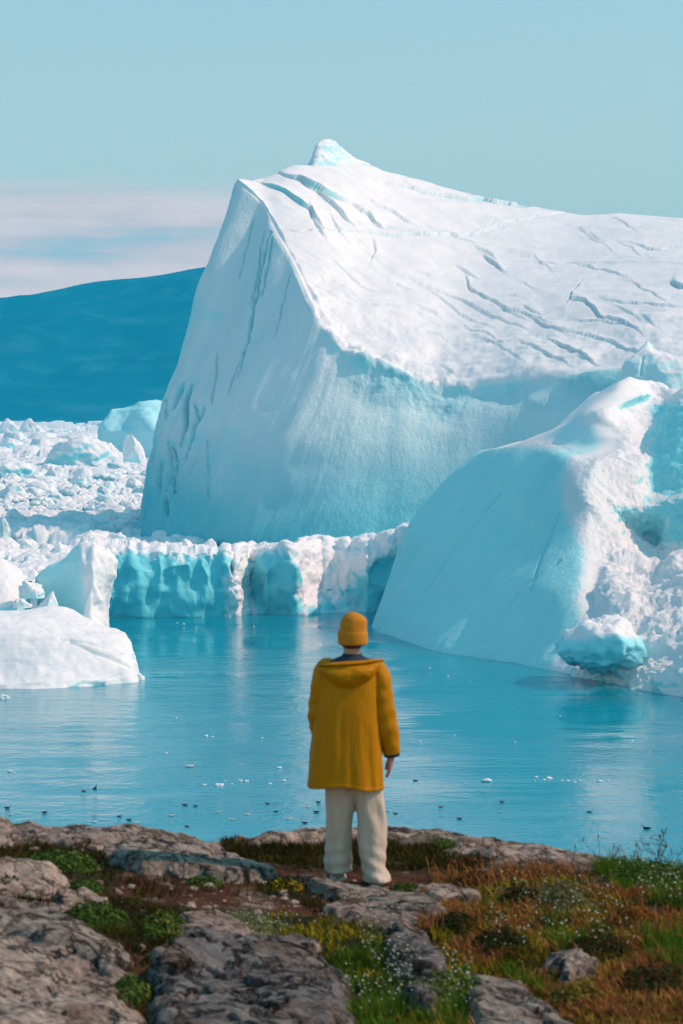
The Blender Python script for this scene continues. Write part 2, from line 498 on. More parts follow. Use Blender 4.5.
    steps = [([(279, 174), (309, 186), (329, 195.5), (354, 202)], 1.5), ([(260.5, 184), (278, 190), (296, 203), (309, 210), (320, 231)], 1.5), ([(296, 181), (318, 192), (340, 212), (353, 229)], 1.3), ([(353, 203), (370, 214), (384, 229)], 1.1),
             ([(280, 235), (318, 232), (366, 234), (400, 237), (437, 235), (475, 234), (499, 225), (537, 217), (562, 214)], .8), ([(366, 197), (392, 212), (420, 226)], .7), ([(483, 257), (493, 264), (504, 273)], .9),
             ([(466, 278), (469, 289), (491, 302), (524, 319)], .6), ([(528, 316), (548, 327), (566, 334)], .6), ([(425, 286), (452, 298), (475, 309), (537, 333)], .45), ([(545, 340), (570, 350), (598, 363)], .85), ([(583, 282), (570, 299), (586, 302), (603, 319), (628, 326), (642, 336)], .8),
             ([(385, 184), (441, 195), (483, 200), (515, 204), (548, 206)], 1.3), ([(520, 344), (545, 354), (570, 364)], .5), ([(454, 265), (466, 273), (479, 282)], .5), ([(400, 275), (430, 290), (460, 315), (500, 330)], .35), ([(505, 262), (540, 264), (590, 262), (640, 262)], .3), ([(600, 300), (640, 306), (683, 310)], .4),
             ([(620, 244), (660, 248), (690, 243)], .5), ([(672, 284), (690, 286)], 1.4), ([(560, 330), (600, 338), (640, 352), (683, 358)], .5), ([(330, 260), (360, 285), (400, 300)], .25), ([(372, 240), (376, 252), (371, 262)], .5), ([(308, 205), (315, 228), (322, 238)], .8), ([(330, 215), (337, 232), (350, 245)], .5)]
    rs = random.Random(11)
    for k in range(34):
        x_ = rs.uniform(330, 660); y_ = rs.uniform(215, 365); L_ = rs.uniform(18, 60); sl_ = rs.uniform(.25, .6) if k % 4 else rs.uniform(-.1, .12)
        steps.append(([(x_, y_), (x_ + L_ * .35, y_ + L_ * sl_ * .2 + rs.uniform(-2, 2)), (x_ + L_ * .7, y_ + L_ * sl_ * .6 + rs.uniform(-2, 2)), (x_ + L_, y_ + L_ * sl_)], rs.uniform(.18, .45)))
    wob2 = fbm(np.stack([px * .055, py * .055, 0 * px], -1), 2, 81) * 2.6
    for pts, hgt in steps:
        dist, side, al = polydist(px + wob2 * .5, py + wob2, pts)
        end = np.sin(np.clip(al, .02, .98) * math.pi) ** .5
        sd_ = dist * side                     # positive below the line on the picture
        up = np.where(sd_ < 0, np.exp(sd_ / 5.5), 0) * sstep(.9, -.3, sd_)
        dn = np.exp(-((sd_ - .9) / 1.0) ** 2)
        d += ontop * end * (up * hgt * .75 - dn * hgt * .40)
        vein_shade = np.maximum(vein_shade, ontop * end * np.exp(-((sd_ - .5) / 1.0) ** 2) * min(.55, hgt * .35))
    flow = G[..., 0] * .35 + G[..., 1] * .94
    d += ontop * (fbm(np.stack([G[..., 0] * .02, G[..., 1] * .05, G[..., 2] * .1], -1), 4, 91) * 1.1 + ridged(np.stack([flow * .10 + fbm(G * .02, 2, 5) * 1.5, G[..., 0] * .015, 0 * z], -1), 3, 97) * .24 + fbm(G * .25, 3, 95) * .12)
    near_rim = ontop * sstep(r_rim + 110, r_rim + 20, rows) * sstep(300, 330, px)
    d += near_rim * (fbm(G * .12, 4, 99) * .7)
    G = G + N * d[..., None]
    G[-1, :, 2] = -4; G[0, :, 2] = np.minimum(G[0, :, 2], -3)
    N2 = gridnormals(boxsmooth(G, 2)); N2 = N2 * np.sign((N2 * N).sum(-1, keepdims=True))
    ice = np.maximum((1 - sstep(.2, .55, N2[..., 2])) * .8, onface * (.30 + .12 * right + .12 * under))
    foot_shade = onface * sstep(34, 3, G[..., 2] + 6 * hol) * .85  # shade deepening toward the cliff foot, painted as deeper blue
    streak = fbm(np.stack([sh * .16 + fbm(G * .03, 2, 23), z * .014, 0 * z], -1), 4, 25) * (.12 + .42 * right) * onface
    vein_shade = np.maximum(vein_shade, np.clip(streak + .04 * onface, 0, .5))
    vein_shade = np.maximum(vein_shade, np.maximum(foot_shade, under * np.clip(.06 + hol * .8 + blobs * .2, 0, .5)))
    root = empty('iceberg', tuple(W(350, 560))); 
    inv = np.array(root.location)
    split_parts(G - inv, ice, vein_shade, [(0, r_rim), (r_rim, r_sky), (r_sky, G.shape[0] - 1)], ['cliff_face', 'snow_slope', 'back_face'], root, [M_ICE_WALL, M_ICE, M_ICE], outward(G) < 0)
    # the small fin on the crest
    pts = [(308, 166), (312, 160), (314, 152), (319, 143), (325, 139), (332, 140.5), (339, 147), (347, 153), (357, 159), (368, 164), (380, 172)]
    fr, bk = [], []
    rows_ = []
    base = [P(x, 182 if i else 178, 627) for i, (x, y) in enumerate(pts)]
    base = [P(x, 182 if i else 178, 627 + (x - 312) * .24) for i, (x, y) in enumerate(pts)]
    crest = [P(x, y, 631 + (x - 312) * .24) for x, y in pts]
    C2 = [base, [a * .55 + b * .45 + np.array([0, -1.6 if 1 < i < 9 else 0, 0]) for i, (a, b) in enumerate(zip(base, crest))], crest, [c + np.array([0, 5, -1]) for c in crest], [np.array([c[0], c[1] + 14, base[0][2] - 12]) for c in crest]]
    G2, rv2, _ = loft(C2, 1.0, 1)
    N3 = gridnormals(G2); N3 *= outward(G2)
    G2 = G2 + N3 * (ridged(G2 * np.array([.2, .2, .35]), 3, 7) * .30 + fbm(G2 * .7, 3, 3) * .15)[..., None]
    N4 = gridnormals(G2); N4 *= outward(G2)
    ic = 1 - sstep(.3, .7, N4[..., 2]); fl = outward(G2) < 0
    f = gridfaces(*G2.shape[:2])
    sp = mesh('summit_fin', G2 - inv, f[:, ::-1] if fl else f, M_ICE, root, attrs={'ice': ic * .55, 'vein_shade': ic * .08})
    tag(root, 'giant tilted iceberg with a sheer pale blue cliff and a white cracked slope on top', 'iceberg')
giant()
# ------------------------------------------------------------------ generic lofted berg
def berg(name, C, label, disp=None, step=1.1, sm=3, mat=None, vein_shade=None, ice_shade=None, parts=None, cat='iceberg', group=None, iceband=(.35, .72), um=cr, vm=lin):
    G, rv, ru = loft(C, step, sm, um, vm)
    sg = outward(G); N = gridnormals(G) * sg
    px, py = proj(G)
    if disp is not None: G = G + N * disp(G, px, py, N)[..., None]
    N2 = gridnormals(boxsmooth(G, 1)) * sg
    ice = 1 - sstep(iceband[0], iceband[1], N2[..., 2])
    if ice_shade is not None: ice = ice_shade(G, px, py, N2)  # per-berg ice blue, painted where faces lie in shade
    vn = vein_shade(G, px, py) if vein_shade else ice * 0
    c = G.reshape(-1, 3); loc = np.array([c[:, 0].mean(), c[:, 1].mean(), 0])
    if parts:
        root = empty(name, tuple(loc))
        split_parts(G - loc, ice, vn, [(rv[a], rv[b]) for _, a, b in parts], [p[0] for p in parts], root, mat or M_ICE, sg < 0)
    else:
        f = gridfaces(*G.shape[:2]); root = mesh(name, G - loc, f[:, ::-1] if sg < 0 else f, mat or M_ICE, attrs={'ice': ice, 'vein_shade': vn}); root.location = loc
    return tag(root, label, cat, group)


# right-hand berg with the long smooth flank
def right_berg():
    U = lambda px, py: W(px, py) + np.array([0, 0, -3])
    C = []
    C.append([B(420, 372, -3), U(372, 627), U(430, 650), U(490, 661), U(540, 669), U(567, 675), U(585, 679), U(606, 683), U(640, 690), U(683, 698), U(770, 714), B(900, 300, -3)])
    C.append([P(420, 626, 360), W(372, 626), W(430, 649), W(490, 660), W(540, 668), W(567, 674), W(585, 678), W(606, 682), W(640, 689), W(683, 697), W(770, 712), P(890, 690, 290)])
    C.append([P(425, 590, 362), P(392, 572, 339.5), P(440, 600, 315), P(495, 622, 297.5), P(542, 640, 286.8), P(570, 650, 281), P(590, 654, 275), P(610, 660, 268), P(640, 669, 264), P(683, 664, 258), P(770, 660, 248), P(880, 650, 290)])
    C.append([P(430, 540, 363), P(411, 524, 340), P(455, 551, 321.5), P(505, 575, 305), P(548, 590, 292.4), P(577, 598, 288.3), P(596, 604, 288), P(618, 622, 277), P(645, 637, 273), P(683, 628, 270), P(770, 620, 262), P(870, 620, 292)])
    C.append([P(440, 505, 364), P(437, 490, 340), P(472, 510, 327), P(515, 535, 315), P(553, 548, 301.5), P(580, 552, 297), P(606, 553, 299), P(628, 556, 300), P(655, 565, 297), P(690, 560, 292), P(770, 560, 286), P(860, 580, 300)])
    C.append([P(450, 485, 364), P(455, 471, 339), P(487, 484, 329), P(523, 500, 319), P(558, 512, 307.6), P(588, 515, 302.5), P(612, 522, 306), P(630, 530, 309), P(655, 545, 309), P(690, 548, 299), P(770, 545, 295), P(850, 550, 305)])
    C.append([P(460, 470, 363), P(466, 463, 337), P(495, 466, 330), P(527, 474, 322), P(558, 482, 312.3), P(583, 488, 306), P(606, 498, 307), P(634, 506, 308.5), P(650, 505, 308.5), P(690, 501, 303), P(770, 500, 298), P(845, 520, 306)])
    C.append([P(470, 458, 361), P(484, 449, 335), P(507, 449, 331), P(535, 452, 325), P(562, 457, 316.5), P(590, 465, 311), P(613, 470, 311.8), P(636, 478, 311.5), P(650, 494, 313.5), P(690, 495, 311), P(770, 494, 309), P(840, 500, 310)])
    C.append([P(490, 451, 360), P(502, 446, 334), P(519, 443, 331), P(544, 440, 327), P(568, 448, 321), P(593, 456, 317), P(614, 458, 315.5), P(638, 464, 314), P(652, 466, 315.5), P(690, 466, 313), P(770, 462, 311), P(838, 485, 312)])
    C.append([P(515, 443, 358), P(523, 441, 333), P(534, 437, 331), P(556, 431, 327), P(592, 434, 320.5), P(626, 437, 320.5), P(637, 440, 321), P(646, 447, 320), P(657, 446, 318), P(690, 440, 315.5), P(770, 435, 313), P(835, 470, 315)])
    C.append([P(545, 437, 357), P(546, 436, 333), P(556, 428, 331), P(572, 420, 326.8), P(586, 414, 323.8), P(603, 413, 322.5), P(636, 417, 327), P(650, 423, 326), P(664, 424, 321), P(690, 405, 318.5), P(770, 400, 316), P(830, 450, 320)])
    C.append([P(572, 414, 356), P(574, 413, 336), P(582, 407, 332.5), P(594, 399, 330), P(614, 394, 326.5), P(642, 394, 329), P(652, 396, 333), P(664, 402, 331), P(672, 408, 325), P(696, 396, 321.5), P(770, 392, 320), P(826, 440, 330)])
    C.append([P(600, 395, 356), P(605, 392, 337), P(610, 389, 335), P(616, 385, 332.5), P(622, 382, 330.5), P(630, 380.5, 331.5), P(645, 383, 336.5), P(662, 388, 338), P(678, 395, 335), P(697, 392, 332), P(770, 389, 330), P(822, 438, 345)])
    C.append([p + np.array([3, 18, -10]) for p in C[-1]])
    C.append([np.array([p[0] + 4, p[1] + 40, -3]) for p in C[-1]])

    def disp(G, px, py, N):
        s = G[..., 0] * .33 - G[..., 1] * .94; z = G[..., 2]
        smooth = (1 - sstep(560, 605, px + .12 * (py - 500))) * 0 + (1 - sstep(-14, 6, px - np.interp(py, [380, 392, 400, 411, 414, 425, 434, 450, 456, 470, 500, 515, 550, 580, 600, 622, 650, 672], [632, 640, 640, 603, 603, 612, 626, 620, 592, 588, 583, 592, 606, 606, 600, 606, 590, 570])))
        d = fbm(np.stack([(s + .35 * z) * .10, z * .012, 0 * z], -1), 3, 103) * .38 + fbm(np.stack([(s + .35 * z) * .55, z * .03, 0 * z], -1), 2, 107) * .035
        lumps = fbm(G * .16, 5, 113) * 1.3 + ridged(G * np.array([.28, .2, .4]), 3, 117) * .24 + fbm(G * .9, 3, 119) * .22 + ridged(G * 1.3, 2, 123) * .07
        lumps = lumps * (.5 + .5 * sstep(470, 560, py))
        d = d * (.35 + .65 * smooth) + lumps * (1 - smooth) + smooth * fbm(G * .05, 3, 121) * .5
        # chatter near the waterline
        d += sstep(3.0, .3, z) * fbm(G * .35, 3, 131) * (.12 + .4 * (1 - smooth))
        for pts, wd, dep in (([(424, 590), (455, 545), (500, 495)], .9, .5), ([(530, 590), (548, 545), (560, 510)], .8, .35), ([(485, 640), (520, 590), (560, 560)], 1.0, .3)):
            dist, side, al = polydist(px, py, pts); d -= np.exp(-(dist / wd) ** 2) * dep
        return d * sstep(-3, 0, z)
    def ribx(py): return np.interp(py, [380, 392, 400, 411, 414, 425, 434, 450, 456, 470, 500, 515, 550, 580, 600, 622, 650, 672], [632, 640, 640, 603, 603, 612, 626, 620, 592, 588, 583, 592, 606, 606, 600, 606, 590, 570])
    def right_ice_shade(G, px, py, N): return np.maximum((1 - sstep(-8, 12, px - ribx(py) + 24 + fbm(G * .3, 3, 127) * 5)) * (1 - .85 * sstep(.70, .82, N[..., 2]) * sstep(455, 440, py)) * (.85 - .3 * sstep(460, 435, py)), np.maximum(1 - sstep(-.1, .35, N[..., 2]), sstep(643, 653, px + fbm(G * .3, 3, 129) * 6) * sstep(396, 410, py) * sstep(548, 538, py) * (1 - sstep(.80, .92, N[..., 2]))) * .95)  # shade of flank and right wall painted as ice blue, sunlit rib left white
    def right_shade(G, px, py): return (1 - sstep(575, 610, px + .12 * (py - 500))) * np.clip(sstep(505, 560, px) * .30 + fbm(G * .05, 3, 125) * .3, 0, .5) * sstep(640, 560, py) * sstep(440, 475, py) + .35 * sstep(646, 660, px) * sstep(396, 410, py) * sstep(548, 538, py)  # deeper blue painted on the shaded upper flank and right wall
    o = berg('iceberg', C, 'large iceberg at the right with a long smooth blue flank and lumpy snow terraces', disp, 1.1, 4, vm=cr, mat=[M_ICE_WALL, M_ICE, M_ICE], ice_shade=right_ice_shade, vein_shade=right_shade, parts=[('ice_flank', 0, 8), ('snow_crown', 8, 12), ('back_face', 12, 14)])
    inv = np.array(o.location)
    # the overhanging knob at the waterline
    cx = P(594, 640, 263); me_c = []
    nu_, nv_ = 90, 60
    u = np.linspace(0, 2 * math.pi, nu_, endpoint=False)[None, :]; v = np.linspace(0.02, math.pi - .02, nv_)[:, None]
    R = np.stack([np.sin(v) * np.cos(u), np.sin(v) * np.sin(u), np.cos(v) + 0 * u], -1)
    S = R * np.array([4.5, 6.5, 2.4]); S[..., 2] += .13 * S[..., 0] - .06 * S[..., 0] ** 2 * (S[..., 0] > 0)
    S = S + np.array(cx) + np.array([1.2, 3.9, -.75])
    S = S + R * (fbm(S * .28, 4, 141) * 1.2 + ridged(S * .5, 3, 145) * .28 + fbm(S * 1.1, 3, 143) * .25)[..., None]
    ic = (1 - sstep(.25, .6, R[..., 2])) * .9
    f = gridfaces(nv_, nu_, True)
    mesh('overhanging_knob', S - inv, f, M_ICE, o, attrs={'ice': ic, 'vein_shade': ic * .22})
right_berg()


def pinnacle():
    C = [[B(618, 430, 8), B(622, 405, 8), B(645, 398, 8), B(683, 392, 8), B(760, 392, 8), B(830, 420, 8)],
         [P(624, 400, 425), P(622.5, 385, 410), P(645, 390, 404), P(683, 395, 398), P(760, 400, 398), P(820, 405, 420)],
         [P(626, 372, 425), P(624, 361, 412), P(646, 366, 408), P(672, 372, 403), P(740, 372, 403), P(800, 385, 420)],
         [P(636, 358, 424), P(634, 352.5, 414), P(646, 350, 412), P(662, 358, 409), P(720, 362, 409), P(780, 372, 420)],
         [P(646, 346, 424), P(645, 344, 416), P(648, 340.5, 416), P(655, 349, 416), P(674, 359.5, 414), P(740, 364, 420)],
         [P(648, 348, 432), P(647, 346, 428), P(650, 344, 427), P(658, 352, 427), P(680, 361, 427), P(745, 366, 430)],
         [B(640, 445, 8), B(645, 440, 8), B(655, 438, 8), B(680, 436, 8), B(720, 436, 8), B(760, 440, 8)]]
    def disp(G, px, py, N):
        d = fbm(G * .09, 4, 151) * .8 + fbm(np.stack([G[..., 0] * .5, G[..., 1] * .5, G[..., 2] * .1], -1), 3, 153) * .18
        dist, s_, al = polydist(px, py, [(643, 359), (641, 375)]); return d - np.exp(-(dist / 1.1) ** 2) * .4
    C = [[np.array([q[0], q[1], -3 if i in (0, len(C) - 1) else q[2]]) for q in r] for i, r in enumerate(C)]
    berg('iceberg', C, 'pale pointed ice pinnacle rising between the right berg and the white slope', disp, 1.0, 2, ice_shade=lambda G, px, py, N: (1 - sstep(.75, .95, N[..., 2])) * .5)
pinnacle()


def low_wall():
    U = lambda px, py, z=-2: W(px, py) + np.array([0, 0, z])
    xs = [70, 100, 130, 165, 200, 228, 240, 252, 270, 290, 304, 320, 340, 360, 385, 412, 440]
    wy = [618.5, 618.5, 618, 617.5, 617, 616.5, 616, 614, 614, 615, 615.3, 613.5, 612.5, 612.5, 612, 611.5, 611]
    ty = [556, 553, 552, 551, 552, 552, 549, 548, 550, 545, 541, 540, 541, 541, 536, 528, 526]       # the front rim on the picture
    tY = [372, 368, 366, 364, 362, 361, 364, 371, 369, 366, 367, 379, 379, 372, 370, 368, 368]
    back = [540, 540, 541, 545, 546, 547, 546, 545, 545, 543, 539, 538, 538, 538, 533, 526, 524]
    tY = [t if 236 < a < 262 or 300 < a < 365 else W(a, b)[1] + 1.2 for a, b, t in zip(xs, wy, tY)]
    jr = np.random.default_rng(17); x2 = np.concatenate([np.arange(70, 236, 6.0), np.arange(236, 412, 5.0), [412, 426, 440]]); I = lambda a: np.interp(x2, xs, a)
    lit = (x2 > 236) & (x2 < 262) | (x2 > 300) & (x2 < 365); jt = jr.normal(size=len(x2)); jt2 = jr.normal(size=len(x2)); jt3 = jr.normal(size=len(x2))
    wy, ty, tY, back, xs = I(wy), I(ty) + jt * 1.0, I(tY) + jt2 * .35, I(back) + jt * .8, x2
    lipd = np.where(lit, 12, 12 + np.abs(jt3) * 7)
    C = [[U(a, b) for a, b in zip(xs, wy)], [W(a, b) for a, b in zip(xs, wy)],
         [P(a, b - 26 + (6 if l else 0), W(a, b)[1] + ((t - W(a, b)[1]) * .5 if l else -.8 + .25 * j)) for a, b, t, l, j in zip(xs, wy, tY, lit, jt2)],
         [P(a, c + k, W(a, b)[1] + ((t - W(a, b)[1]) * .7 if l else -.8 + .25 * j)) for a, b, c, t, k, l, j in zip(xs, wy, ty, tY, lipd, lit, jt3)],
         [P(a, c, t) for a, c, t in zip(xs, ty, tY)],
         [P(a + 1, k, t + 16) for a, k, t in zip(xs, back, tY)],
         [P(a + 1, k + 2, t + 40) for a, k, t in zip(xs, back, tY)],
         [B(a, t + 52, -2) for a, t in zip(xs, tY)]]
    def rub(px, py):
        q_ = np.stack([px * .06, py * .06, 0 * px], -1); px = px + fbm(q_, 4, 173) * 9; py = py + fbm(np.stack([px * .13, py * .02, 0 * px], -1), 4, 175) * 13
        a = sstep(-5, 5, px - 228 + (py - 545) * .03) * sstep(5, -5, px - 256 + (py - 545) * .10); b = sstep(-6, 6, px - 292 - (py - 545) * .06) * sstep(8, -8, px - 402 + (py - 545) * 1.32)
        return np.clip(np.maximum(a, b) + sstep(561, 548, py) * (1 - sstep(362, 395, px)), 0, 1)
    def disp(G, px, py, N):
        r = rub(px, py)
        lump = fbm(G * .42, 4, 161); big = fbm(G * .14, 3, 163)
        cobb = np.abs(fbm(G * .75, 3, 165))
        z = G[..., 2]
        d = r * (lump * .5 + cobb * .7 + big * .8) + (1 - r) * (fbm(np.stack([G[..., 0] * .22, G[..., 1] * .2, z * .12], -1), 5, 167) * .9 + big * 1.3)
        d += r * np.maximum(0, vnoise(G * .30, 171)) ** 2 * 1.6
        d = boxsmooth(d, 3) + r * np.abs(fbm(G * 1.6, 2, 177)) * .16
        return d * sstep(-2, .5, z)
    berg('iceberg', C, 'low wide floating ice wall with a crumbly snow rim in front of the giant berg', disp, .9, 2, mat=M_ICE_NEAR, ice_shade=lambda G, px, py, N: np.clip(1.15 - rub(px, py) * 1.0, 0, 1) * (1 - sstep(.7, .9, N[..., 2])), vein_shade=lambda G, px, py: .62 * (1 - rub(px, py)) * sstep(549, 556, py), parts=[('wall_face', 0, 4), ('snow_rim', 4, 7)])  # face outside the sunlit rubble painted bluer for its shade
low_wall()


# ------------------------------------------------------------------ bergs at the left
def left_bergs():
    U = lambda px, py, z=-1.5: W(px, py) + np.array([0, 0, z])
    # broad dome nearest the camera
    C = [[U(-150, 690), U(-60, 690), U(0, 689), U(40, 689), U(80, 687), U(115, 684), U(137, 682), B(140, 276, -1.5)],
         [W(-150, 690), W(-60, 690), W(0, 689), W(40, 689), W(80, 687), W(115, 684), W(136, 682), P(138, 680, 275)],
         [P(-150, 672, 264), P(-60, 670, 264), P(0, 668, 264.5), P(40, 668, 264.6), P(80, 667, 265.5), P(115, 667, 267), P(134, 668, 269), P(135, 667, 276)],
         [P(-150, 640, 267), P(-60, 638, 267), P(0, 636, 267.5), P(40, 637, 268), P(80, 640, 269), P(112, 645, 270), P(130, 649, 272), P(131, 646, 277)],
         [P(-150, 620, 271), P(-60, 618, 271), P(0, 618, 271), P(40, 619, 272), P(75, 624, 273), P(100, 630, 273), P(121, 636, 275), P(124, 634, 278)],
         [P(-150, 612, 277), P(-60, 611, 277), P(0, 611, 277), P(38, 609, 278), P(60, 608, 279), P(86, 619, 279), P(100, 627, 280), P(112, 630, 280)],
         [P(-150, 614, 284), P(-60, 614, 284), P(0, 614, 284), P(38, 613, 285), P(60, 613, 285), P(85, 622, 285), P(96, 629, 285), P(105, 632, 284)],
         [B(a, 292, -1.5) for a in (-150, -60, 0, 38, 60, 85, 94, 100)]]
    def disp(G, px, py, N):
        d = fbm(G * .14, 4, 201) * .45 + fbm(G * .6, 4, 203) * .09
        lay = G[..., 2] * 1.0 - G[..., 0] * .22
        d += ridged(np.stack([lay * .55, G[..., 0] * .05, G[..., 1] * .05], -1), 3, 205) * .10
        for pts, wd, dep in (([(70, 642), (95, 655), (118, 664), (128, 668)], 1.6, .35), ([(60, 640), (90, 645), (120, 655)], 1.3, .2), ([(66, 690), (82, 683), (104, 684)], 1.5, .5)):
            dist, s_, al = polydist(px, py, pts); d -= np.exp(-(dist / wd) ** 2) * dep
        return d * sstep(-1.5, .3, G[..., 2])
    berg('ice_floe', C, 'rounded white ice dome flecked with grit nearest the left edge', disp, 1.0, 4, mat=M_ICE_GRIT, cat='iceberg', iceband=(.0, .25))
    # the pillar behind it
    C = [[B(30, 304, -1.5), B(38, 296, -1.5), B(60, 289, -1.5), B(82, 284, -1.5), B(96, 283, -1.5), B(106, 286, -1.5), B(112, 296, -1.5), B(108, 306, -1.5)],
         [P(36, 640, 303), P(40, 640, 295), P(62, 640, 288), P(84, 640, 283.5), P(96, 640, 283), P(107, 640, 287), P(108, 640, 296), P(104, 640, 305)],
         [P(38, 612, 303), P(40, 612, 295), P(64, 612, 289), P(88, 612, 284.5), P(97, 612, 285), P(105.5, 612, 288), P(107, 612, 296), P(104, 610, 305)],
         [P(38, 590, 303), P(39, 590, 296), P(64, 590, 290), P(88, 590, 285), P(99, 590, 286), P(109, 590, 289), P(110, 590, 297), P(106, 590, 305)],
         [P(37, 578, 303), P(38, 578, 297), P(62, 574, 291), P(83, 572, 285.5), P(98, 572, 286), P(115, 575, 289), P(115, 575, 297), P(108, 575, 305)],
         [P(40, 573, 303), P(44, 572, 298), P(62, 565, 292), P(80, 559, 286.5), P(97, 557, 287), P(114, 560, 290), P(114, 560, 297), P(108, 562, 305)],
         [P(48, 566, 303), P(52, 566, 299), P(66, 560, 294), P(79, 548, 288), P(94, 546, 289), P(106, 549, 292), P(107, 549, 298), P(103, 552, 305)],
         [P(58, 562, 303), P(62, 561, 300), P(72, 553, 297), P(80, 543.5, 292), P(88, 542.5, 292), P(98, 545, 295), P(100, 546, 299), P(98, 549, 305)],
         [B(60, 309, 10), B(64, 309, 10), B(72, 309, 10.5), B(80, 308, 11), B(88, 308, 11), B(96, 308, 10.5), B(98, 308, 10), B(98, 309, 10)],
         [B(50, 313, -1.5), B(58, 313, -1.5), B(68, 313, -1.5), B(78, 313, -1.5), B(88, 313, -1.5), B(96, 313, -1.5), B(100, 312, -1.5), B(102, 311, -1.5)]]
    def disp2(G, px, py, N):
        lit = sstep(78, 88, px)
        d = fbm(G * .2, 4, 211) * .30 + lit * (fbm(np.stack([G[..., 0] * .7, G[..., 1] * .7, G[..., 2] * .22], -1), 4, 213) * .5) + fbm(G * .8, 3, 215) * .08
        dist, s_, al = polydist(px, py, [(93, 548), (91, 575), (97, 600)]); return (d + np.exp(-(dist / 3) ** 2) * .5) * sstep(-1.5, .3, G[..., 2])
    berg('ice_pillar', C, 'upright wedge of ice with a smooth grey-blue left face behind the white dome', disp2, 1.0, 3, mat=M_ICE_NEAR, cat='iceberg', ice_shade=lambda G, px, py, N: (1 - sstep(76, 86, px + (py - 545) * -.08)) * .75)  # shaded left face painted ice blue, sunlit side left as snow
    # round hump at the picture's left border
    C = [[B(a, y, -1.5) for a, y in ((-90, 300), (-60, 288), (-20, 284), (10, 284), (24, 287), (30, 296))],
         [P(-90, 608, 300), P(-60, 608, 288), P(-20, 608, 284), (P(10, 606, 284)), P(25, 602, 287), P(31, 600, 296)],
         [P(-90, 585, 301), P(-60, 580, 290), P(-20, 578, 286), P(8, 580, 286), P(24, 585, 288), P(28, 585, 297)],
         [P(-90, 570, 302), P(-60, 562, 293), P(-20, 560, 289), P(3, 562, 289), P(17, 570, 290), P(22, 572, 298)],
         [P(-88, 565, 303), P(-60, 555, 297), P(-20, 553, 293), P(0, 556, 293), P(10, 562, 294), P(14, 566, 300)],
         [P(-85, 568, 308), P(-60, 558, 306), P(-20, 556, 304), P(-2, 559, 304), P(6, 565, 304), P(9, 568, 305)],
         [B(a, 312, -1.5) for a in (-85, -60, -20, -2, 6, 9)]]
    berg('ice_hump', C, 'smooth round white hump cut off by the left border above the dome', lambda G, px, py, N: (fbm(G * .22, 4, 221) * .3 + fbm(G * .9, 3, 223) * .07) * sstep(-1.5, .3, G[..., 2]), 1.0, 4, mat=M_ICE_NEAR, cat='iceberg', iceband=(.0, .4))
    # far pale berg
    C = [[B(a, y, -3) for a, y in ((98, 1620), (100, 1500), (130, 1480), (160, 1450), (190, 1500), (200, 1620))],
         [P(99, 430, 1600), P(100, 430, 1500), P(130, 432, 1480), P(160, 432, 1455), P(190, 432, 1500), P(198, 430, 1600)],
         [P(101, 426, 1600), P(101, 423, 1503), P(126, 420, 1495), P(150, 420, 1470), P(185, 422, 1505), P(192, 424, 1600)],
         [P(110, 420, 1600), P(110, 415, 1510), P(126, 410, 1508), P(146, 409, 1490), P(175, 412, 1510), P(185, 415, 1600)],
         [P(113, 414, 1600), P(113, 410, 1515), P(124, 408.5, 1520), P(143, 402, 1510), P(157, 401, 1520), P(175, 408, 1600)],
         [P(114, 415, 1640), P(114, 411, 1600), P(124, 409, 1600), P(143, 403.5, 1600), P(157, 402, 1600), P(175, 409, 1640)],
         [B(a, 1700, -3) for a in (114, 114, 124, 143, 157, 175)]]
    berg('iceberg', C, 'far pale blue berg beside the giant cliff under the mountain', lambda G, px, py, N: (fbm(G * .03, 4, 231) * 2.2 + fbm(G * .1, 3, 233) * .6) * sstep(-3, 1, G[..., 2]), 1.0, 2, ice_shade=lambda G, px, py, N: .75 + 0 * px)
t = NT('gritty_snow')
sp_ = t.noise(1.1, 5, .6); gr = t.noise(3.2, 2, .5); band = t.noise(1.0, 4, .6, t.pos((.12, .12, 1.3), (0, .22, 0)))
c = t.mix(sp_, (.80, .79, .80), (.90, .885, .89)); c = t.mix(t.ramp(band, [(.50, (0, 0, 0)), (.68, (.45, .45, .45))]), c, (.62, .70, .74))
c = t.mix(t.ramp(gr, [(.70, (0, 0, 0)), (.76, (1, 1, 1))]), c, (.28, .27, .27))
c = t.mix(t.attr('ice').outputs['Fac'], c, (.55, .80, .86))
t.inp('Base Color', c); t.inp('Roughness', .65); t.inp('Specular IOR Level', .25)
t.inp('Normal', t.bump(t.noise(1.6, 8, .62), .4, .4)); M_ICE_GRIT = t.m
left_bergs()
def ico(sub):
    import bmesh
    b = bmesh.new(); bmesh.ops.create_icosphere(b, subdivisions=sub, radius=1)
    V = np.array([v.co[:] for v in b.verts]); Fc = np.array([[v.index for v in f.verts] for f in b.faces]); b.free()
    return V / np.linalg.norm(V, axis=1, keepdims=True), Fc
ICO5, ICO4, ICO3 = ico(6), ico(5), ico(4)



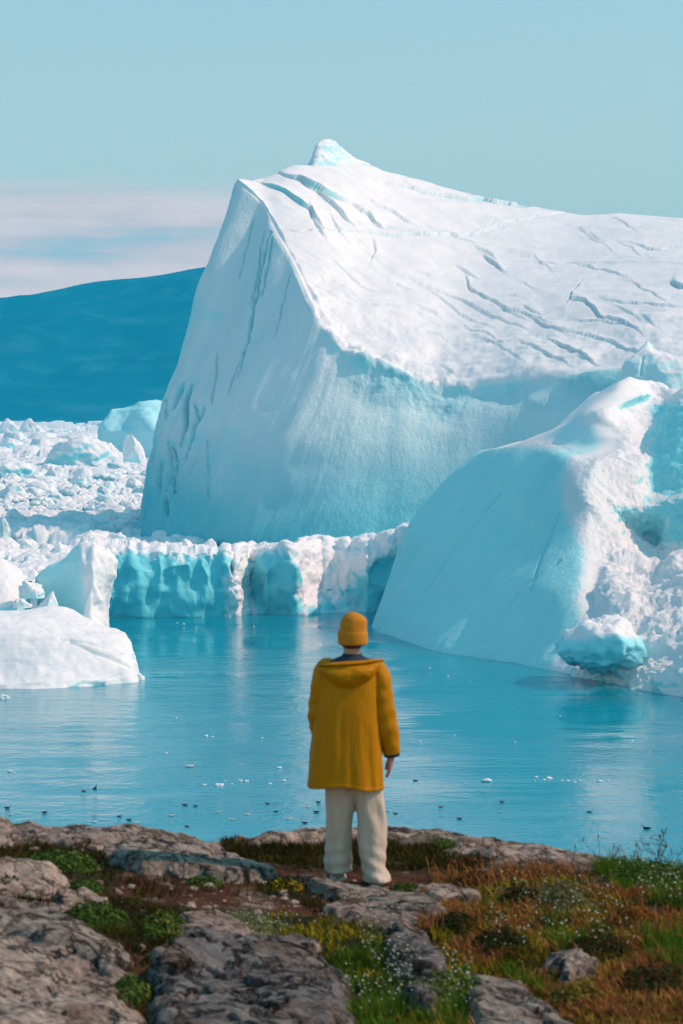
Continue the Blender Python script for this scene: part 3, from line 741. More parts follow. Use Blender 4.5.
# ------------------------------------------------------------------ brash ice reaching to the far shore
def field():
    ys = [418.0]
    while ys[-1] < 5200: ys.append(ys[-1] * (1 + (.0021 if ys[-1] < 1500 else .0032)))
    ys = np.array(ys); pxs = np.arange(-130, 215, .85)
    PX, Y = np.meshgrid(pxs, ys)
    X = (PX - 341.5) / F * Y
    p2 = np.stack([X, Y], -1).reshape(-1, 2)
    n3 = np.concatenate([p2, p2[:, :1] * 0], 1)
    wv = np.stack([fbm(n3 * .05, 2, 301), fbm(n3 * .05, 2, 303)], -1) * 3
    h = np.zeros(len(p2)); tilt = np.zeros(len(p2))
    far = sstep(700, 2600, p2[:, 1])
    for sc, amp, pw, s in ((2.4, .95, 1.3, 11), (6.0, 2.3, 1.9, 13), (16, 4.6, 2.8, 15), (45, 8.0, 4.0, 17)):
        q = (p2 + wv * min(1, sc / 6)) / sc; d1, d2, iv = worley(q, s)
        top = 1 - .5 * np.clip(d1 / .7, 0, 1) ** 2
        if sc > 10: amp = amp * (.35 if sc < 20 else .05) + amp * (.65 if sc < 20 else .95) * sstep(900, 2200, p2[:, 1])
        blk = (iv ** pw) * amp * sstep(.02, .28, d2 - d1) * top
        h = np.maximum(h, blk * (1 + far * (.7 if sc > 10 else .1)))
    h += .25 + fbm(n3 * .4, 3, 311) * .5 + fbm(n3 * .02, 3, 313) * .5
    bank = np.exp(-((p2[:, 1] - 572) / 26) ** 2); h = h * (1 + bank * .3) + bank * (1.2 + fbm(n3 * .06, 3, 321) * 1.0)
    ppx, ppy = PX.ravel(), proj(np.stack([X, Y, X * 0], -1).reshape(-1, 3))[1]
    pond = np.maximum(inpoly(ppx + wv[:, 0], ppy + wv[:, 1] * .3, [(-60, 536), (14, 537), (22, 543), (86, 543.5), (84, 549), (30, 548), (-60, 546)]), inpoly(ppx + wv[:, 0] * .5, ppy, [(96, 537), (135, 531), (139, 538), (100, 541)]) * .5)
    h -= sstep(-.8, .8, pond) * 2.5
    leads = sstep(.86, .96, ridged(n3 * np.array([.004, .02, 1]), 2, 317)); h -= leads * 1.3 * sstep(560, 750, p2[:, 1])
    Vv = np.stack([X.ravel(), Y.ravel(), h], -1)
    G = Vv.reshape(PX.shape + (3,)); N = gridnormals(G); N *= np.sign(N[..., 2:3])
    ice = 1 - sstep(.45, .85, N[..., 2])
    ice = np.maximum(ice * .35, sstep(.55, .8, fbm(n3 * np.array([.012, .004, 1]), 3, 319).reshape(PX.shape)) * .6)
    f = gridfaces(*PX.shape); Va, Fa, Ia, n0 = [G.reshape(-1, 3)], [np.concatenate([f[:, :3], f[:, [0, 2, 3]]])], [ice.ravel()], G.shape[0] * G.shape[1]
    # loose lumps crowding the sheet
    r = np.random.default_rng(33); bv, bf = ICO3; prot = []
    for k in range(14):
        m = r.normal(size=(10, 3)); m /= np.linalg.norm(m, axis=1, keepdims=True); dd = r.uniform(.5, .95, 10); dt = bv @ m.T
        rad = np.minimum(np.where(dt > .05, dd / np.maximum(dt, .05), 9).min(1), 1.05); p = bv * rad[:, None]; p = p + bv * (fbm(p * 1.8 + k * 7, 3, 340 + k) * .16)[:, None]; prot.append(p)
    for k in range(1050):
        py_ = 431 + 112 * r.random() ** .75; px_ = r.uniform(-60, 150); near_ = k > 900
        if near_: py_ = r.uniform(528, 550); px_ = r.uniform(-40, 132)
        if k > 1010: py_ = r.uniform(541, 552); px_ = r.uniform(-40, 105)
        q = W(px_, py_); s = ((r.uniform(20, 34) if k > 1010 else r.uniform(9, 22)) if near_ else r.uniform(2.5, 11) * (1.0 if r.random() < .85 else 1.7)) * q[1] / F
        if inpoly(np.array([px_]), np.array([py_]), [(-60, 534), (14, 535), (22, 541), (88, 542), (86, 551), (30, 550), (-60, 548)])[0] > 0: continue
        p = prot[r.integers(14)] * np.array([r.uniform(.9, 1.7), r.uniform(.8, 1.4), r.uniform(.6, 1.15)]) * s * .5; t_ = r.uniform(0, 6.28); c_, s_ = math.cos(t_), math.sin(t_); p[:, :2] = p[:, :2] @ np.array([[c_, s_], [-s_, c_]])
        p[:, 2] += s * .12; p = p + q; Va.append(p); Fa.append(bf + n0); Ia.append(np.full(len(p), .30 if r.random() < .25 else 0.0)); n0 += len(p)
    ic_ = np.concatenate(Ia)
    o = mesh('brash_ice', np.concatenate(Va), np.concatenate(Fa), M_ICE_NEAR, attrs={'ice': ic_, 'vein_shade': ic_ * 0})
    tag(o, 'crowded field of broken white brash ice stretching back to the far shore', 'ice field', kind='stuff')
field()


def lump(name, loc, size, label, seed, cat='ice block', group=None, facets=9, peak=0.0, sub=ICO4, mat=None, rough=.07, rot=0.0, flat=.35, iceband=(-.25, .30), lean=0.0):
    """one irregular piece of ice: a rounded random polyhedron with noise, sunk a little"""
    r = np.random.default_rng(seed); V, Fc = sub
    m = r.normal(size=(facets, 3)); m /= np.linalg.norm(m, axis=1, keepdims=True); dd = r.uniform(.62, .95, facets)
    dots = V @ m.T
    rad = np.where(dots > .05, dd / np.maximum(dots, .05), 9).min(1); rad = np.minimum(rad, 1.05)
    p = V * rad[:, None]
    if peak: k = np.clip((p[:, 2] + .2) / 1.2, 0, 1); p[:, :2] *= (1 - peak * k)[:, None]
    p[:, 0] += lean * np.clip(p[:, 2], 0, 2)
    off = r.uniform(0, 50, 3)
    p = p + V * (fbm(p * 1.6 + off, 4, seed) * rough * 2.2 + fbm(p * 6 + off, 3, seed + 5) * rough * .5)[:, None]
    p[:, 2] = np.where(p[:, 2] < -flat, -flat, p[:, 2]) + flat * .75
    c, s = math.cos(rot), math.sin(rot); p = p * np.array([size[0] / 2, size[1] / 2, size[2] / (1 + flat * .75)])
    p[:, :2] = p[:, :2] @ np.array([[c, s], [-s, c]])
    v0, v1, v2 = p[Fc[:, 0]], p[Fc[:, 1]], p[Fc[:, 2]]; fn = np.cross(v1 - v0, v2 - v0); vn = np.zeros_like(p)
    for k in range(3): np.add.at(vn, Fc[:, k], fn)
    vn /= np.linalg.norm(vn, axis=1, keepdims=True) + 1e-9
    ic = 1 - sstep(iceband[0], iceband[1], vn[:, 2])
    o = mesh(name, p, Fc, mat or M_ICE_NEAR, attrs={'ice': ic, 'vein_shade': ic * 0}); o.location = tuple(loc)
    return tag(o, label, cat, group)


# px, base py, width px, height px, seed, peak, label
CH = [(9, 440, 26, 18, 1, .1, 'blocky pale berg at the foot of the mountain by the left border'),
      (33, 441, 25, 19, 2, .15, 'squarish berg with a scalloped top second from the left border on the skyline'),
      (57, 437, 22, 8, 3, .1, 'low flat lump on the skyline right of the squarish berg'),
      (79, 467, 64, 30, 4, .25, 'wide arched berg with a blue hollow across its face'),
      (112, 463, 22, 18, 24, .2, 'pale shoulder block joined to the end of the arched berg'),
      (133, 466, 24, 26, 5, .25, 'knobbly white heap between the arched berg and the giant cliff'),
      (131, 447, 6, 10, 6, .6, 'tiny white tooth of ice under the far pale berg'),
      (11, 481, 40, 17, 7, .05, 'long blue-shadowed block low at the left border'),
      (10, 452, 30, 12, 8, .2, 'pale slab below the blocky skyline berg'),
      (55, 482, 20, 15, 9, .3, 'upright chunk with a shaded left side below the arched berg'),
      (82, 488, 24, 18, 10, .3, 'tall crumpled white chunk in the middle of the ice field'),
      (121, 471, 30, 8, 11, .1, 'thin flat blue slab lying below the knobbly heap'),
      (40, 493, 34, 10, 12, .2, 'low rubble mound left of the crumpled chunk'),
      (14, 500, 26, 15, 13, .2, 'rounded white mound at the left border halfway down the ice field'),
      (16, 522, 22, 13, 14, .3, 'blue-grey ridge above the white knob at the left border'),
      (3, 543, 17, 22, 15, .2, 'bright white knob at the left border above the hump'),
      (22, 538, 34, 13, 16, .3, 'dark-faced wedge sloping down toward the open pool'),
      (42, 538, 34, 12, 17, .35, 'low wedge of ice with a long tail right of the pool'),
      (29, 554, 21, 14, 18, .45, 'small pale wedge standing at the edge of the open pool'),
      (10, 553, 12, 9, 19, .2, 'little flat block in front of the open pool'),
      (61, 560, 36, 17, 20, .85, 'shark-fin shaped ice peak left of the pillar'),
      (115, 553, 33, 18, 21, .15, 'square slab of ice leaning behind the low wall beside the pillar'),
      (105, 540, 30, 9, 22, .4, 'small dark ridge in front of the giant cliff corner'),
      (128, 531, 22, 10, 23, .2, 'blue shadowed block against the foot of the giant cliff'),
      (70, 512, 26, 9, 25, .2, 'flat white floe below the crumpled chunk'),
      (112, 512, 28, 8, 26, .2, 'grey-white floe left of the giant cliff'),
      (96, 452, 14, 12, 27, .3, 'small bump on the back of the arched berg'),
      (62, 451, 16, 9, 28, .2, 'stubby block behind the left end of the arched berg'),
      (104, 497, 16, 9, 29, .25, 'small shaded cube of ice right of the crumpled chunk')]
for (px, py, wp, hp, sd_, pk, lab) in CH:
    c = W(px, py - .5); k = c[1] / F
    if py > 535: pass
    lump('ice_chunk', c, (wp * k * 1.08, max(wp * k * .8, 3), hp * k * 1.1), lab, sd_, peak=pk, group='larger bergs standing in the brash ice', facets=11, rough=.08, rot=(sd_ * 1.7) % .8 - .4, lean=.15 * math.sin(sd_ * 2.1), sub=ICO4)
# pieces in the near left group
lump('ice_chunk', P(46, 611, 281), (3.2, 2.2, 2.3), 'small triangular ice peak wedged between dome and pillar', 51, peak=.8, facets=8, lean=.5, rough=.04)
lump('ice_chunk', P(31, 597, 283.5), (3.0, 2.5, 2.0), 'lumpy snow pile filling the gap between hump and pillar', 52, facets=12, rough=.10)
lump('ice_chunk', P(22, 607, 281), (2.0, 2.0, 1.0), 'low snow lump at the foot of the round hump', 53, facets=12, rough=.10)
lump('ice_chunk', W(138, 679.5), (1.5, 1.2, .75), 'little crumb of ice at the right tip of the dome', 54, rough=.12)
lump('ice_chunk', W(4, 698.5), (1.3, 1.0, .4), 'small grey-topped ice piece floating at the left border', 55, rough=.12)
# boulders on the wall's rim
for k, (px, py, wp, hp, lab) in enumerate([(209.5, 552, 18, 14, 'largest round ice boulder resting on the rim of the ice wall'), (187, 551, 13, 12, 'pointed ice boulder on the wall rim left of the largest one'), (168, 551, 18, 10, 'broad ice boulder on the wall rim, left of the pointed one'),
                                        (224, 552, 11, 9, 'small ice boulder just right of the largest one on the wall rim'), (150, 553, 13, 8, 'low ice boulder toward the left end of the wall rim')]):
    q = P(px, py, 366); kk = 366 / F
    lump('ice_boulder', q, (wp * kk, wp * kk * .9, hp * kk), lab, 70 + k, 'ice boulder', 'ice boulders on the wall rim', facets=12, rough=.07, sub=ICO3, iceband=(-.2, .2))
# floating crumbs
bits = [(220, 785.5, 1.6), (206, 736, 1.0), (212, 737, .8), (204, 785, .8), (240, 781, 1.0), (247, 781, .8), (232, 784, .5), (279, 768, 1.0), (284, 781, .9), (262, 738, .6), (166, 753, .6), (176, 718, .6), (10, 772, .8), (14, 773, .5), (150, 758, .4), (270, 784, .6), (225, 781, .4),
        (487, 781.5, 1.6), (549.5, 778.5, 1.2), (600, 781.5, 1.0), (536, 777, .7), (544, 780, .7), (568, 781, .7), (575, 782, .5), (580, 781, .6), (562, 780.5, .5), (535, 781, .5), (608, 781, .6), (184, 624, .8), (196, 627, .7), (177, 623, .6), (206, 631, .5), (254, 626, .5), (420, 741, .5), (455, 735, .4), (515, 742, .5), (632, 741, .5), (650, 752, .4), (402, 706, .4), (560, 716, .5), (430, 668, .6), (448, 676, .5), (470, 682, .5)]
proto = None
for k, (px, py, s) in enumerate(bits):
    q = W(px, py)
    if k % 6 == 0:
        o = lump('ice_bit', q, (1.0, .8, .28), 'tiny white ice crumb floating on the water', 90 + k, 'ice bit', 'ice crumbs afloat', facets=8, rough=.12, sub=ico(3), iceband=(-.3, 0)); proto = o
    else:
        o = proto.copy(); COL.objects.link(o); o.location = tuple(q)
    o.scale = (s * .52, s * .5, s * .5); o.rotation_euler.z = k * 1.3
    tag(o, 'tiny white ice crumb floating on the water', 'ice bit', 'ice crumbs afloat')
# ------------------------------------------------------------------ the rocky knoll in front
GC = [(-160, 812, 17.6), (0, 824, 17.5), (80, 832, 17.4), (130, 835, 17.2), (205, 847, 17.0), (240, 840, 17.3), (320, 833, 17.6), (370, 831, 17.7), (440, 836, 17.7), (500, 846, 17.5), (560, 856, 17.0), (600, 864, 16.6), (683, 872, 16.2), (800, 884, 15.8),
      (-160, 850, 16.2), (0, 852, 16.4), (60, 856, 16.3), (120, 868, 16.0), (200, 878, 15.9), (260, 868, 16.5), (320, 868, 16.65), (370, 868, 16.65), (430, 866, 16.7), (500, 868, 16.3), (580, 876, 15.9), (690, 884, 15.5),
      (350, 884, 16.0), (400, 888, 15.9), (310, 884, 15.9), (260, 895, 15.4), (330, 910, 15.0), (250, 925, 14.4), (420, 905, 15.2), (110, 900, 15.0), (60, 884, 15.2), (-20, 876, 15.3), (-20, 900, 14.4), (60, 915, 14.2), (200, 915, 14.5), (150, 930, 14.1),
      (-20, 960, 12.9), (60, 965, 12.9), (125, 985, 12.7), (-20, 1024, 11.4), (80, 1024, 11.4), (150, 1024, 11.8), (240, 970, 13.0), (240, 1024, 11.5), (320, 975, 13.1), (330, 1024, 11.7), (370, 940, 14.0), (420, 950, 13.8), (410, 1010, 12.1),
      (500, 900, 15.0), (600, 905, 14.6), (690, 910, 14.3), (500, 950, 13.5), (600, 960, 13.1), (690, 960, 12.9), (500, 1024, 11.7), (600, 1024, 11.5), (690, 1024, 11.4),
      (-40, 1200, 8.6), (150, 1200, 8.8), (350, 1200, 8.9), (550, 1200, 8.8), (760, 1200, 8.7)]
gcp = np.array([P(*g) for g in GC])


def tps_fit(p, lam=.002):
    d = np.hypot(p[:, None, 0] - p[None, :, 0], p[:, None, 1] - p[None, :, 1]); K = np.where(d > 0, d * d * np.log(d + 1e-12), 0) + lam * np.eye(len(p))
    A = np.zeros((len(p) + 3,) * 2); A[:-3, :-3] = K; A[:-3, -3] = 1; A[:-3, -2:] = p[:, :2]; A[-3, :-3] = 1; A[-2:, :-3] = p[:, :2].T
    return np.linalg.solve(A, np.concatenate([p[:, 2], [0, 0, 0]]))
TPSW = tps_fit(gcp)
EDGE_X = gcp[:14, 0]; EDGE_Y = gcp[:14, 1]


def base_z(x, y):
    sh = np.broadcast(x, y).shape; x = np.broadcast_to(x, sh).ravel(); y = np.broadcast_to(y, sh).ravel()
    ey = np.interp(x, EDGE_X, EDGE_Y)
    xc = np.clip(x, -3.6, 3.6); yc = np.minimum(np.maximum(y, 8.7), ey + .15)
    z = np.full(x.shape, TPSW[-3]) + TPSW[-2] * xc + TPSW[-1] * yc
    for k in range(len(gcp)):
        d2 = (xc - gcp[k, 0]) ** 2 + (yc - gcp[k, 1]) ** 2
        z = z + TPSW[k] * .5 * d2 * np.log(d2 + 1e-12)
    over = np.maximum(y - ey, 0)
    z = z - .85 * over ** 2 / (over + .25)
    return z.reshape(sh)


# height table for quick lookups
TX = np.linspace(-3.7, 3.7, 371); TY = np.linspace(8.7, 19.2, 526)
TZ = base_z(TX[None, :], TY[:, None])


def gz(x, y):
    fx = np.clip((np.asarray(x, float) - TX[0]) / (TX[1] - TX[0]), 0, len(TX) - 1.001); fy = np.clip((np.asarray(y, float) - TY[0]) / (TY[1] - TY[0]), 0, len(TY) - 1.001)
    i = fx.astype(int); j = fy.astype(int); u = fx - i; v = fy - j
    return TZ[j, i] * (1 - u) * (1 - v) + TZ[j, i + 1] * u * (1 - v) + TZ[j + 1, i] * (1 - u) * v + TZ[j + 1, i + 1] * u * v


def hit(px, py):
    """where the line of sight through a pixel first meets the knoll"""
    px = np.atleast_1d(np.asarray(px, float)); py = np.atleast_1d(np.asarray(py, float))
    a, yy, zz = ray(px, py); out = np.full(px.shape, 17.5); done = np.zeros(px.shape, bool)
    for Y in np.arange(8.7, 19.2, .02):
        t = Y / yy; z = CZ + zz * t; h = (~done) & (z <= gz(a * t, t * yy)); out = np.where(h, Y, out); done |= h
    t = out / yy; x = a * t
    return np.stack([x, out, gz(x, out)], -1), done


def strata(p, s=0):
    """layered gneiss relief: long folds with cracks across them"""
    wv = fbm(p * np.array([.9, .9, .9]), 3, 401 + s) * .5
    along = p[:, 0] * .45 - p[:, 1] * .89; across = p[:, 0] * .89 + p[:, 1] * .45 + p[:, 2] * .8
    q = np.stack([across * 3.2 + wv * 1.6, along * .55, p[:, 2] * 0], -1)
    r = ridged(q, 4, 411 + s, .55)
    fine = ridged(np.stack([across * 14 + wv * 4, along * 2.2, p[:, 2] * 0], -1), 3, 421 + s)
    return r * .014 + fine * .006 + fbm(p * 1.8, 3, 431 + s) * .022 + fbm(p * 14, 3, 441 + s) * .0035


def rock_material(name, c1, c2, lichen=.5):
    t = NT(name)
    v = t.pos((1, 1, 1)); big = t.noise(1.6, 5, .6, v); mid = t.noise(7, 6, .65, v, .6); fine = t.noise(38, 5, .65, v)
    m1 = t.n('ShaderNodeMapping', i_0=t.pos((1, 1, 1), (0, 0, 1.10))); m1.inputs['Scale'].default_value = (1.3, 17, 22); band = t.noise(1.0, 7, .7, m1.outputs[0], 1.2)
    c = t.mix(big, c1, c2)
    c = t.mix(t.ramp(band, [(.38, (0, 0, 0)), (.64, (.9, .9, .9))]), c, tuple(x * 1.6 for x in c2))
    c = t.mix(t.ramp(mid, [(.50, (0, 0, 0)), (.60, (lichen, lichen, lichen))]), c, (.030, .030, .033))
    c = t.mix(t.ramp(fine, [(.62, (0, 0, 0)), (.70, (.7, .7, .7))]), c, (.05, .045, .04))
    c = t.mix(t.ramp(t.noise(11, 5, .6, v), [(.62, (0, 0, 0)), (.68, (.55, .55, .55))]), c, (.52, .47, .43))
    vo = t.n('ShaderNodeTexVoronoi', feature='DISTANCE_TO_EDGE'); m2 = t.n('ShaderNodeMapping', i_0=t.pos((1, 1, 1), (0, 0, 1.10))); m2.inputs['Scale'].default_value = (1.5, 4.6, 4.6)
    ofs = t.n('ShaderNodeVectorMath', operation='ADD', i_0=m2.outputs[0]); nz = t.n('ShaderNodeTexNoise'); nz.inputs['Scale'].default_value = 2.6; nz.inputs['Detail'].default_value = 6; t.set(nz.inputs['Vector'], m2.outputs[0]); t.set(ofs.inputs[1], nz.outputs['Color']); t.set(vo.inputs['Vector'], ofs.outputs[0]); vo.inputs['Scale'].default_value = 1.0
    crk = t.ramp(vo.outputs['Distance'], [(.0, (1, 1, 1)), (.055, (0, 0, 0))]); crk = t.math('MULTIPLY', crk, t.ramp(big, [(.35, (.2, .2, .2)), (.6, (1, 1, 1))]))
    c = t.mix(t.ramp(t.noise(3.1, 5, .6), [(.46, (0, 0, 0)), (.70, (.65, .65, .65))]), c, (.17, .085, .045))
    c = t.mix(crk, c, (.012, .010, .009))
    c = t.mix(t.attr('soil').outputs['Fac'], c, t.mix(t.noise(9, 6, .7), (.05, .018, .009), (.19, .075, .04)))
    c = t.mix(t.attr('moss').outputs['Fac'], c, t.mix(t.noise(12, 6, .7), (.018, .015, .006), (.055, .05, .012)))
    t.inp('Base Color', c); t.inp('Roughness', .85); t.inp('Specular IOR Level', .08)
    hh = t.math('SUBTRACT', t.math('ADD', t.math('MULTIPLY', band, 1.1), mid), crk); n = t.bump(hh, 1.0, .055); n = t.bump(fine, .7, .012, n); t.inp('Normal', n)
    return t.m


M_ROCK = rock_material('gneiss', (.20, .15, .125), (.38, .29, .24), .8)
M_ROCK_GREY = rock_material('grey_gneiss', (.19, .155, .13), (.36, .295, .245), .95)
M_ROCK_DARK = rock_material('lichened_gneiss', (.085, .078, .074), (.21, .19, .175), 1.0)
M_ROCK_PALE = rock_material('pale_gneiss', (.30, .225, .18), (.48, .37, .30), .6)

SOILP = [[(-30, 840), (60, 846), (120, 862), (240, 880), (260, 925), (180, 925), (110, 915), (40, 905), (-30, 905)], [(-20, 896), (60, 893), (110, 888), (200, 878), (300, 876), (420, 872), (470, 878), (440, 900), (330, 925), (300, 950), (220, 925), (120, 915)], [(180, 865), (330, 868), (460, 864), (520, 872), (440, 890), (300, 890), (190, 884)], [(90, 930), (190, 915), (210, 960), (160, 1040), (110, 1040), (140, 985), (95, 955)]]
MOSSP = [[(20, 845), (70, 846), (130, 866), (110, 895), (60, 900), (20, 880)], [(60, 895), (190, 905), (230, 930), (150, 960), (90, 930)], [(250, 880), (330, 884), (320, 905), (260, 900)], [(215, 842), (330, 842), (450, 842), (520, 858), (470, 872), (300, 872), (215, 862)], [(430, 870), (700, 866), (720, 1060), (330, 1060), (380, 960), (430, 925)], [(200, 910), (300, 915), (400, 935), (450, 1060), (340, 1060), (350, 985), (250, 945)], [(20, 845), (100, 850), (110, 890), (40, 885)]]


def ground():
    fx = np.arange(-3.4, 3.401, .0185); ox = 3.4 + np.cumsum(.06 * 1.22 ** np.arange(26)); xs = np.concatenate([-ox[::-1], fx, ox])
    fy = np.arange(9.6, 18.6, .018); lo = 9.6 - np.cumsum(.06 * 1.25 ** np.arange(20)); hi = 18.6 + np.cumsum(.05 * 1.20 ** np.arange(30)); ys = np.concatenate([lo[::-1], fy, hi])
    X, Y = np.meshgrid(xs, ys); Z = base_z(X, Y)
    p = np.stack([X, Y, Z], -1).reshape(-1, 3); px, py = proj(p)
    wob = fbm(p * 3, 3, 451) * 9; wob2 = fbm(p * 3 + 9, 3, 453) * 5
    soil = np.zeros(len(p)); moss = np.zeros(len(p))
    for pl in SOILP: soil = np.maximum(soil, sstep(-5, 5, inpoly(px + wob, py + wob2, pl)))
    for pl in MOSSP: moss = np.maximum(moss, sstep(-5, 5, inpoly(px + wob, py + wob2, pl)))
    st = strata(p)
    lumps = fbm(p * 5, 4, 461) * .02 + fbm(p * 22, 3, 463) * .006
    d = st * 1.5 * (1 - .8 * np.maximum(soil, moss)) + lumps
    near_feet = np.exp(-(((p[:, 0] - .07) / .45) ** 2 + ((p[:, 1] - 16.0) / .35) ** 2)); d *= 1 - .8 * near_feet
    p[:, 2] += d
    poke = sstep(.55, .95, fbm(p * 2.6, 4, 471) * .8 + .45); soil *= 1 - .75 * poke * (1 - near_feet); moss *= 1 - .35 * poke
    o = mesh('ground', p, gridfaces(len(ys), len(xs)), M_ROCK, attrs={'soil': soil, 'moss': moss})
    tag(o, 'rocky shore knoll of gneiss, red soil and moss', 'ground', kind='structure')
ground()


def slab(outline, h, label, seed, mat=None, edge=.12, tilt=(0, 0), res=.014, name='rock_outcrop', rough=1.0, facet=.5):
    w_, _ = hit([o[0] for o in outline], [o[1] for o in outline]); poly = [(a[0], a[1]) for a in w_]
    x0, x1 = min(a[0] for a in poly) - .06, max(a[0] for a in poly) + .06; y0, y1 = min(a[1] for a in poly) - .06, max(a[1] for a in poly) + .06
    xs = np.arange(x0, x1, res); ys = np.arange(y0, y1, res * 1.25); X, Y = np.meshgrid(xs, ys)
    q = np.stack([X, Y, 0 * X], -1).reshape(-1, 3)
    wx = fbm(q * 4.5, 4, seed) * .07; wy = fbm(q * 4.5 + 7, 4, seed + 3) * .07
    s = inpoly(q[:, 0] + wx, q[:, 1] + wy, poly)
    t = np.clip((s + .03) / edge, 0, 1); prof = 1 - (1 - t) ** 2.6
    cx, cy = np.mean(poly, 0)
    g = base_z(q[:, 0], q[:, 1])
    h_ = h * .42; z = g - .06 + prof * (h_ + .06) + prof * (tilt[0] * (q[:, 0] - cx) + tilt[1] * (q[:, 1] - cy))
    p = np.stack([q[:, 0], q[:, 1], z], -1)
    cells = worley(np.stack([q[:, 0] * 2.1 + q[:, 1] * 1.2 + wx * 5, q[:, 1] * 1.7 - q[:, 0] * .9 + wy * 5], -1), seed)
    crack = sstep(.10, .0, cells[1] - cells[0]); p[:, 2] += prof * (strata(p, seed) * 1.25 * rough + (cells[2] - .5) * .03 * facet - crack * .05 * facet)
    keep = (s > -.05).reshape(X.shape); f = gridfaces(*X.shape); k = keep.ravel(); f = f[k[f].all(1)]
    used = np.unique(f); mp_ = np.full(len(p), -1); mp_[used] = np.arange(len(used)); f = mp_[f]; p = p[used]
    moss = sstep(.42, .75, fbm(p * 3.1, 4, seed + 9) + .1) * sstep(.10, .0, s[used]) * .8
    loc = np.array([cx, cy, float(base_z(np.array([cx]), np.array([cy]))[0])])
    o = mesh(name, p - loc, f, mat or M_ROCK, attrs={'soil': moss * 0, 'moss': moss}); o.location = loc
    return tag(o, label, 'rock')


slab([(-60, 908), (0, 905), (45, 912), (100, 938), (134, 962), (122, 988), (60, 960), (0, 934), (-60, 922)], .16, 'smooth grey slab sloping down from the left border, upper of the two', 501, M_ROCK_GREY, .22)
slab([(-60, 945), (0, 945), (60, 972), (125, 1000), (150, 1040), (150, 1100), (-60, 1100)], .15, 'pinkish streaked slab filling the bottom left corner', 503, M_ROCK_PALE, .16)
slab([(-40, 868), (20, 868), (60, 878), (66, 892), (40, 900), (-40, 902)], .10, 'pale flat rock at the left border below the green cushions', 505, M_ROCK_PALE, .12)
slab([(-60, 818), (10, 824), (16, 838), (12, 850), (-60, 850)], .10, 'pink rounded rock at the left end of the shore crest', 507, M_ROCK_PALE, .15)
slab([(50, 842), (75, 833), (120, 834), (180, 838), (212, 846), (205, 856), (140, 848), (90, 850), (60, 850)], .08, 'long low rock hump along the left part of the shore crest', 509, M_ROCK, .14)
slab([(112, 866), (118, 852), (135, 843), (165, 842), (196, 851), (240, 868), (276, 879), (240, 886), (180, 880), (140, 876)], .17, 'dark wedge-shaped rock lying in the shadow left of the person', 511, M_ROCK_GREY, .12)
slab([(308, 890), (322, 884), (355, 892), (400, 900), (436, 912), (440, 920), (412, 920), (370, 908), (330, 902)], .085, 'long cracked grey slab running just below the person\'s feet', 513, M_ROCK_GREY, .05)
slab([(432, 838), (480, 838), (545, 850), (602, 862), (570, 868), (500, 862), (440, 852)], .05, 'broad pale rock sheet at the shore crest right of the person', 515, M_ROCK_PALE, .2)
slab([(238, 846), (262, 838), (320, 832), (372, 830), (430, 835), (436, 842), (340, 841), (262, 848)], .05, 'thin pale rock ledge behind the person at the water edge', 517, M_ROCK_PALE, .12)
slab([(150, 975), (185, 938), (240, 946), (300, 958), (340, 980), (352, 1010), (345, 1060), (340, 1100), (150, 1100), (155, 1010)], .22, 'big dark cracked boulder at the bottom centre below the path', 519, M_ROCK_DARK, .16, facet=1.2)
slab([(180, 922), (215, 918), (250, 932), (262, 948), (215, 955), (185, 945)], .09, 'light grey rock between the path and the bottom boulder', 521, M_ROCK, .1)
slab([(386, 950), (400, 930), (430, 945), (446, 985), (432, 1020), (405, 1005)], .18, 'blue-grey upright rock in shade beside the white flowers', 523, M_ROCK_DARK, .08, facet=1.0)
slab([(470, 990), (500, 985), (535, 1005), (575, 1040), (580, 1080), (470, 1080)], .14, 'grey boulder at the bottom edge among rusty grass', 525, M_ROCK_GREY, .1, facet=1.0)
slab([(330, 912), (352, 905), (385, 912), (402, 924), (370, 927), (340, 922)], .07, 'small grey rock in the path below the long cracked slab', 527, M_ROCK, .06)
slab([(416, 894), (440, 888), (470, 895), (478, 904), (440, 906)], .06, 'flat stone in the path between slab and rusty grass', 529, M_ROCK_PALE, .06)
slab([(275, 946), (300, 940), (318, 952), (300, 962)], .07, 'fist-sized stone lodged above the bottom boulder', 531, M_ROCK, .06)
slab([(205, 972), (160, 985), (150, 965), (180, 950)], .09, 'brown stone left of the bottom boulder under leafy cushion', 533, M_ROCK, .08)
slab([(60, 896), (85, 893), (104, 904), (90, 912), (62, 908)], .06, 'small pale stone beside the path above the grey slab', 535, M_ROCK_PALE, .06)
slab([(540, 968), (575, 960), (600, 975), (570, 985)], .10, 'weathered stone half hidden in the rusty grass', 537, M_ROCK_GREY, .08)


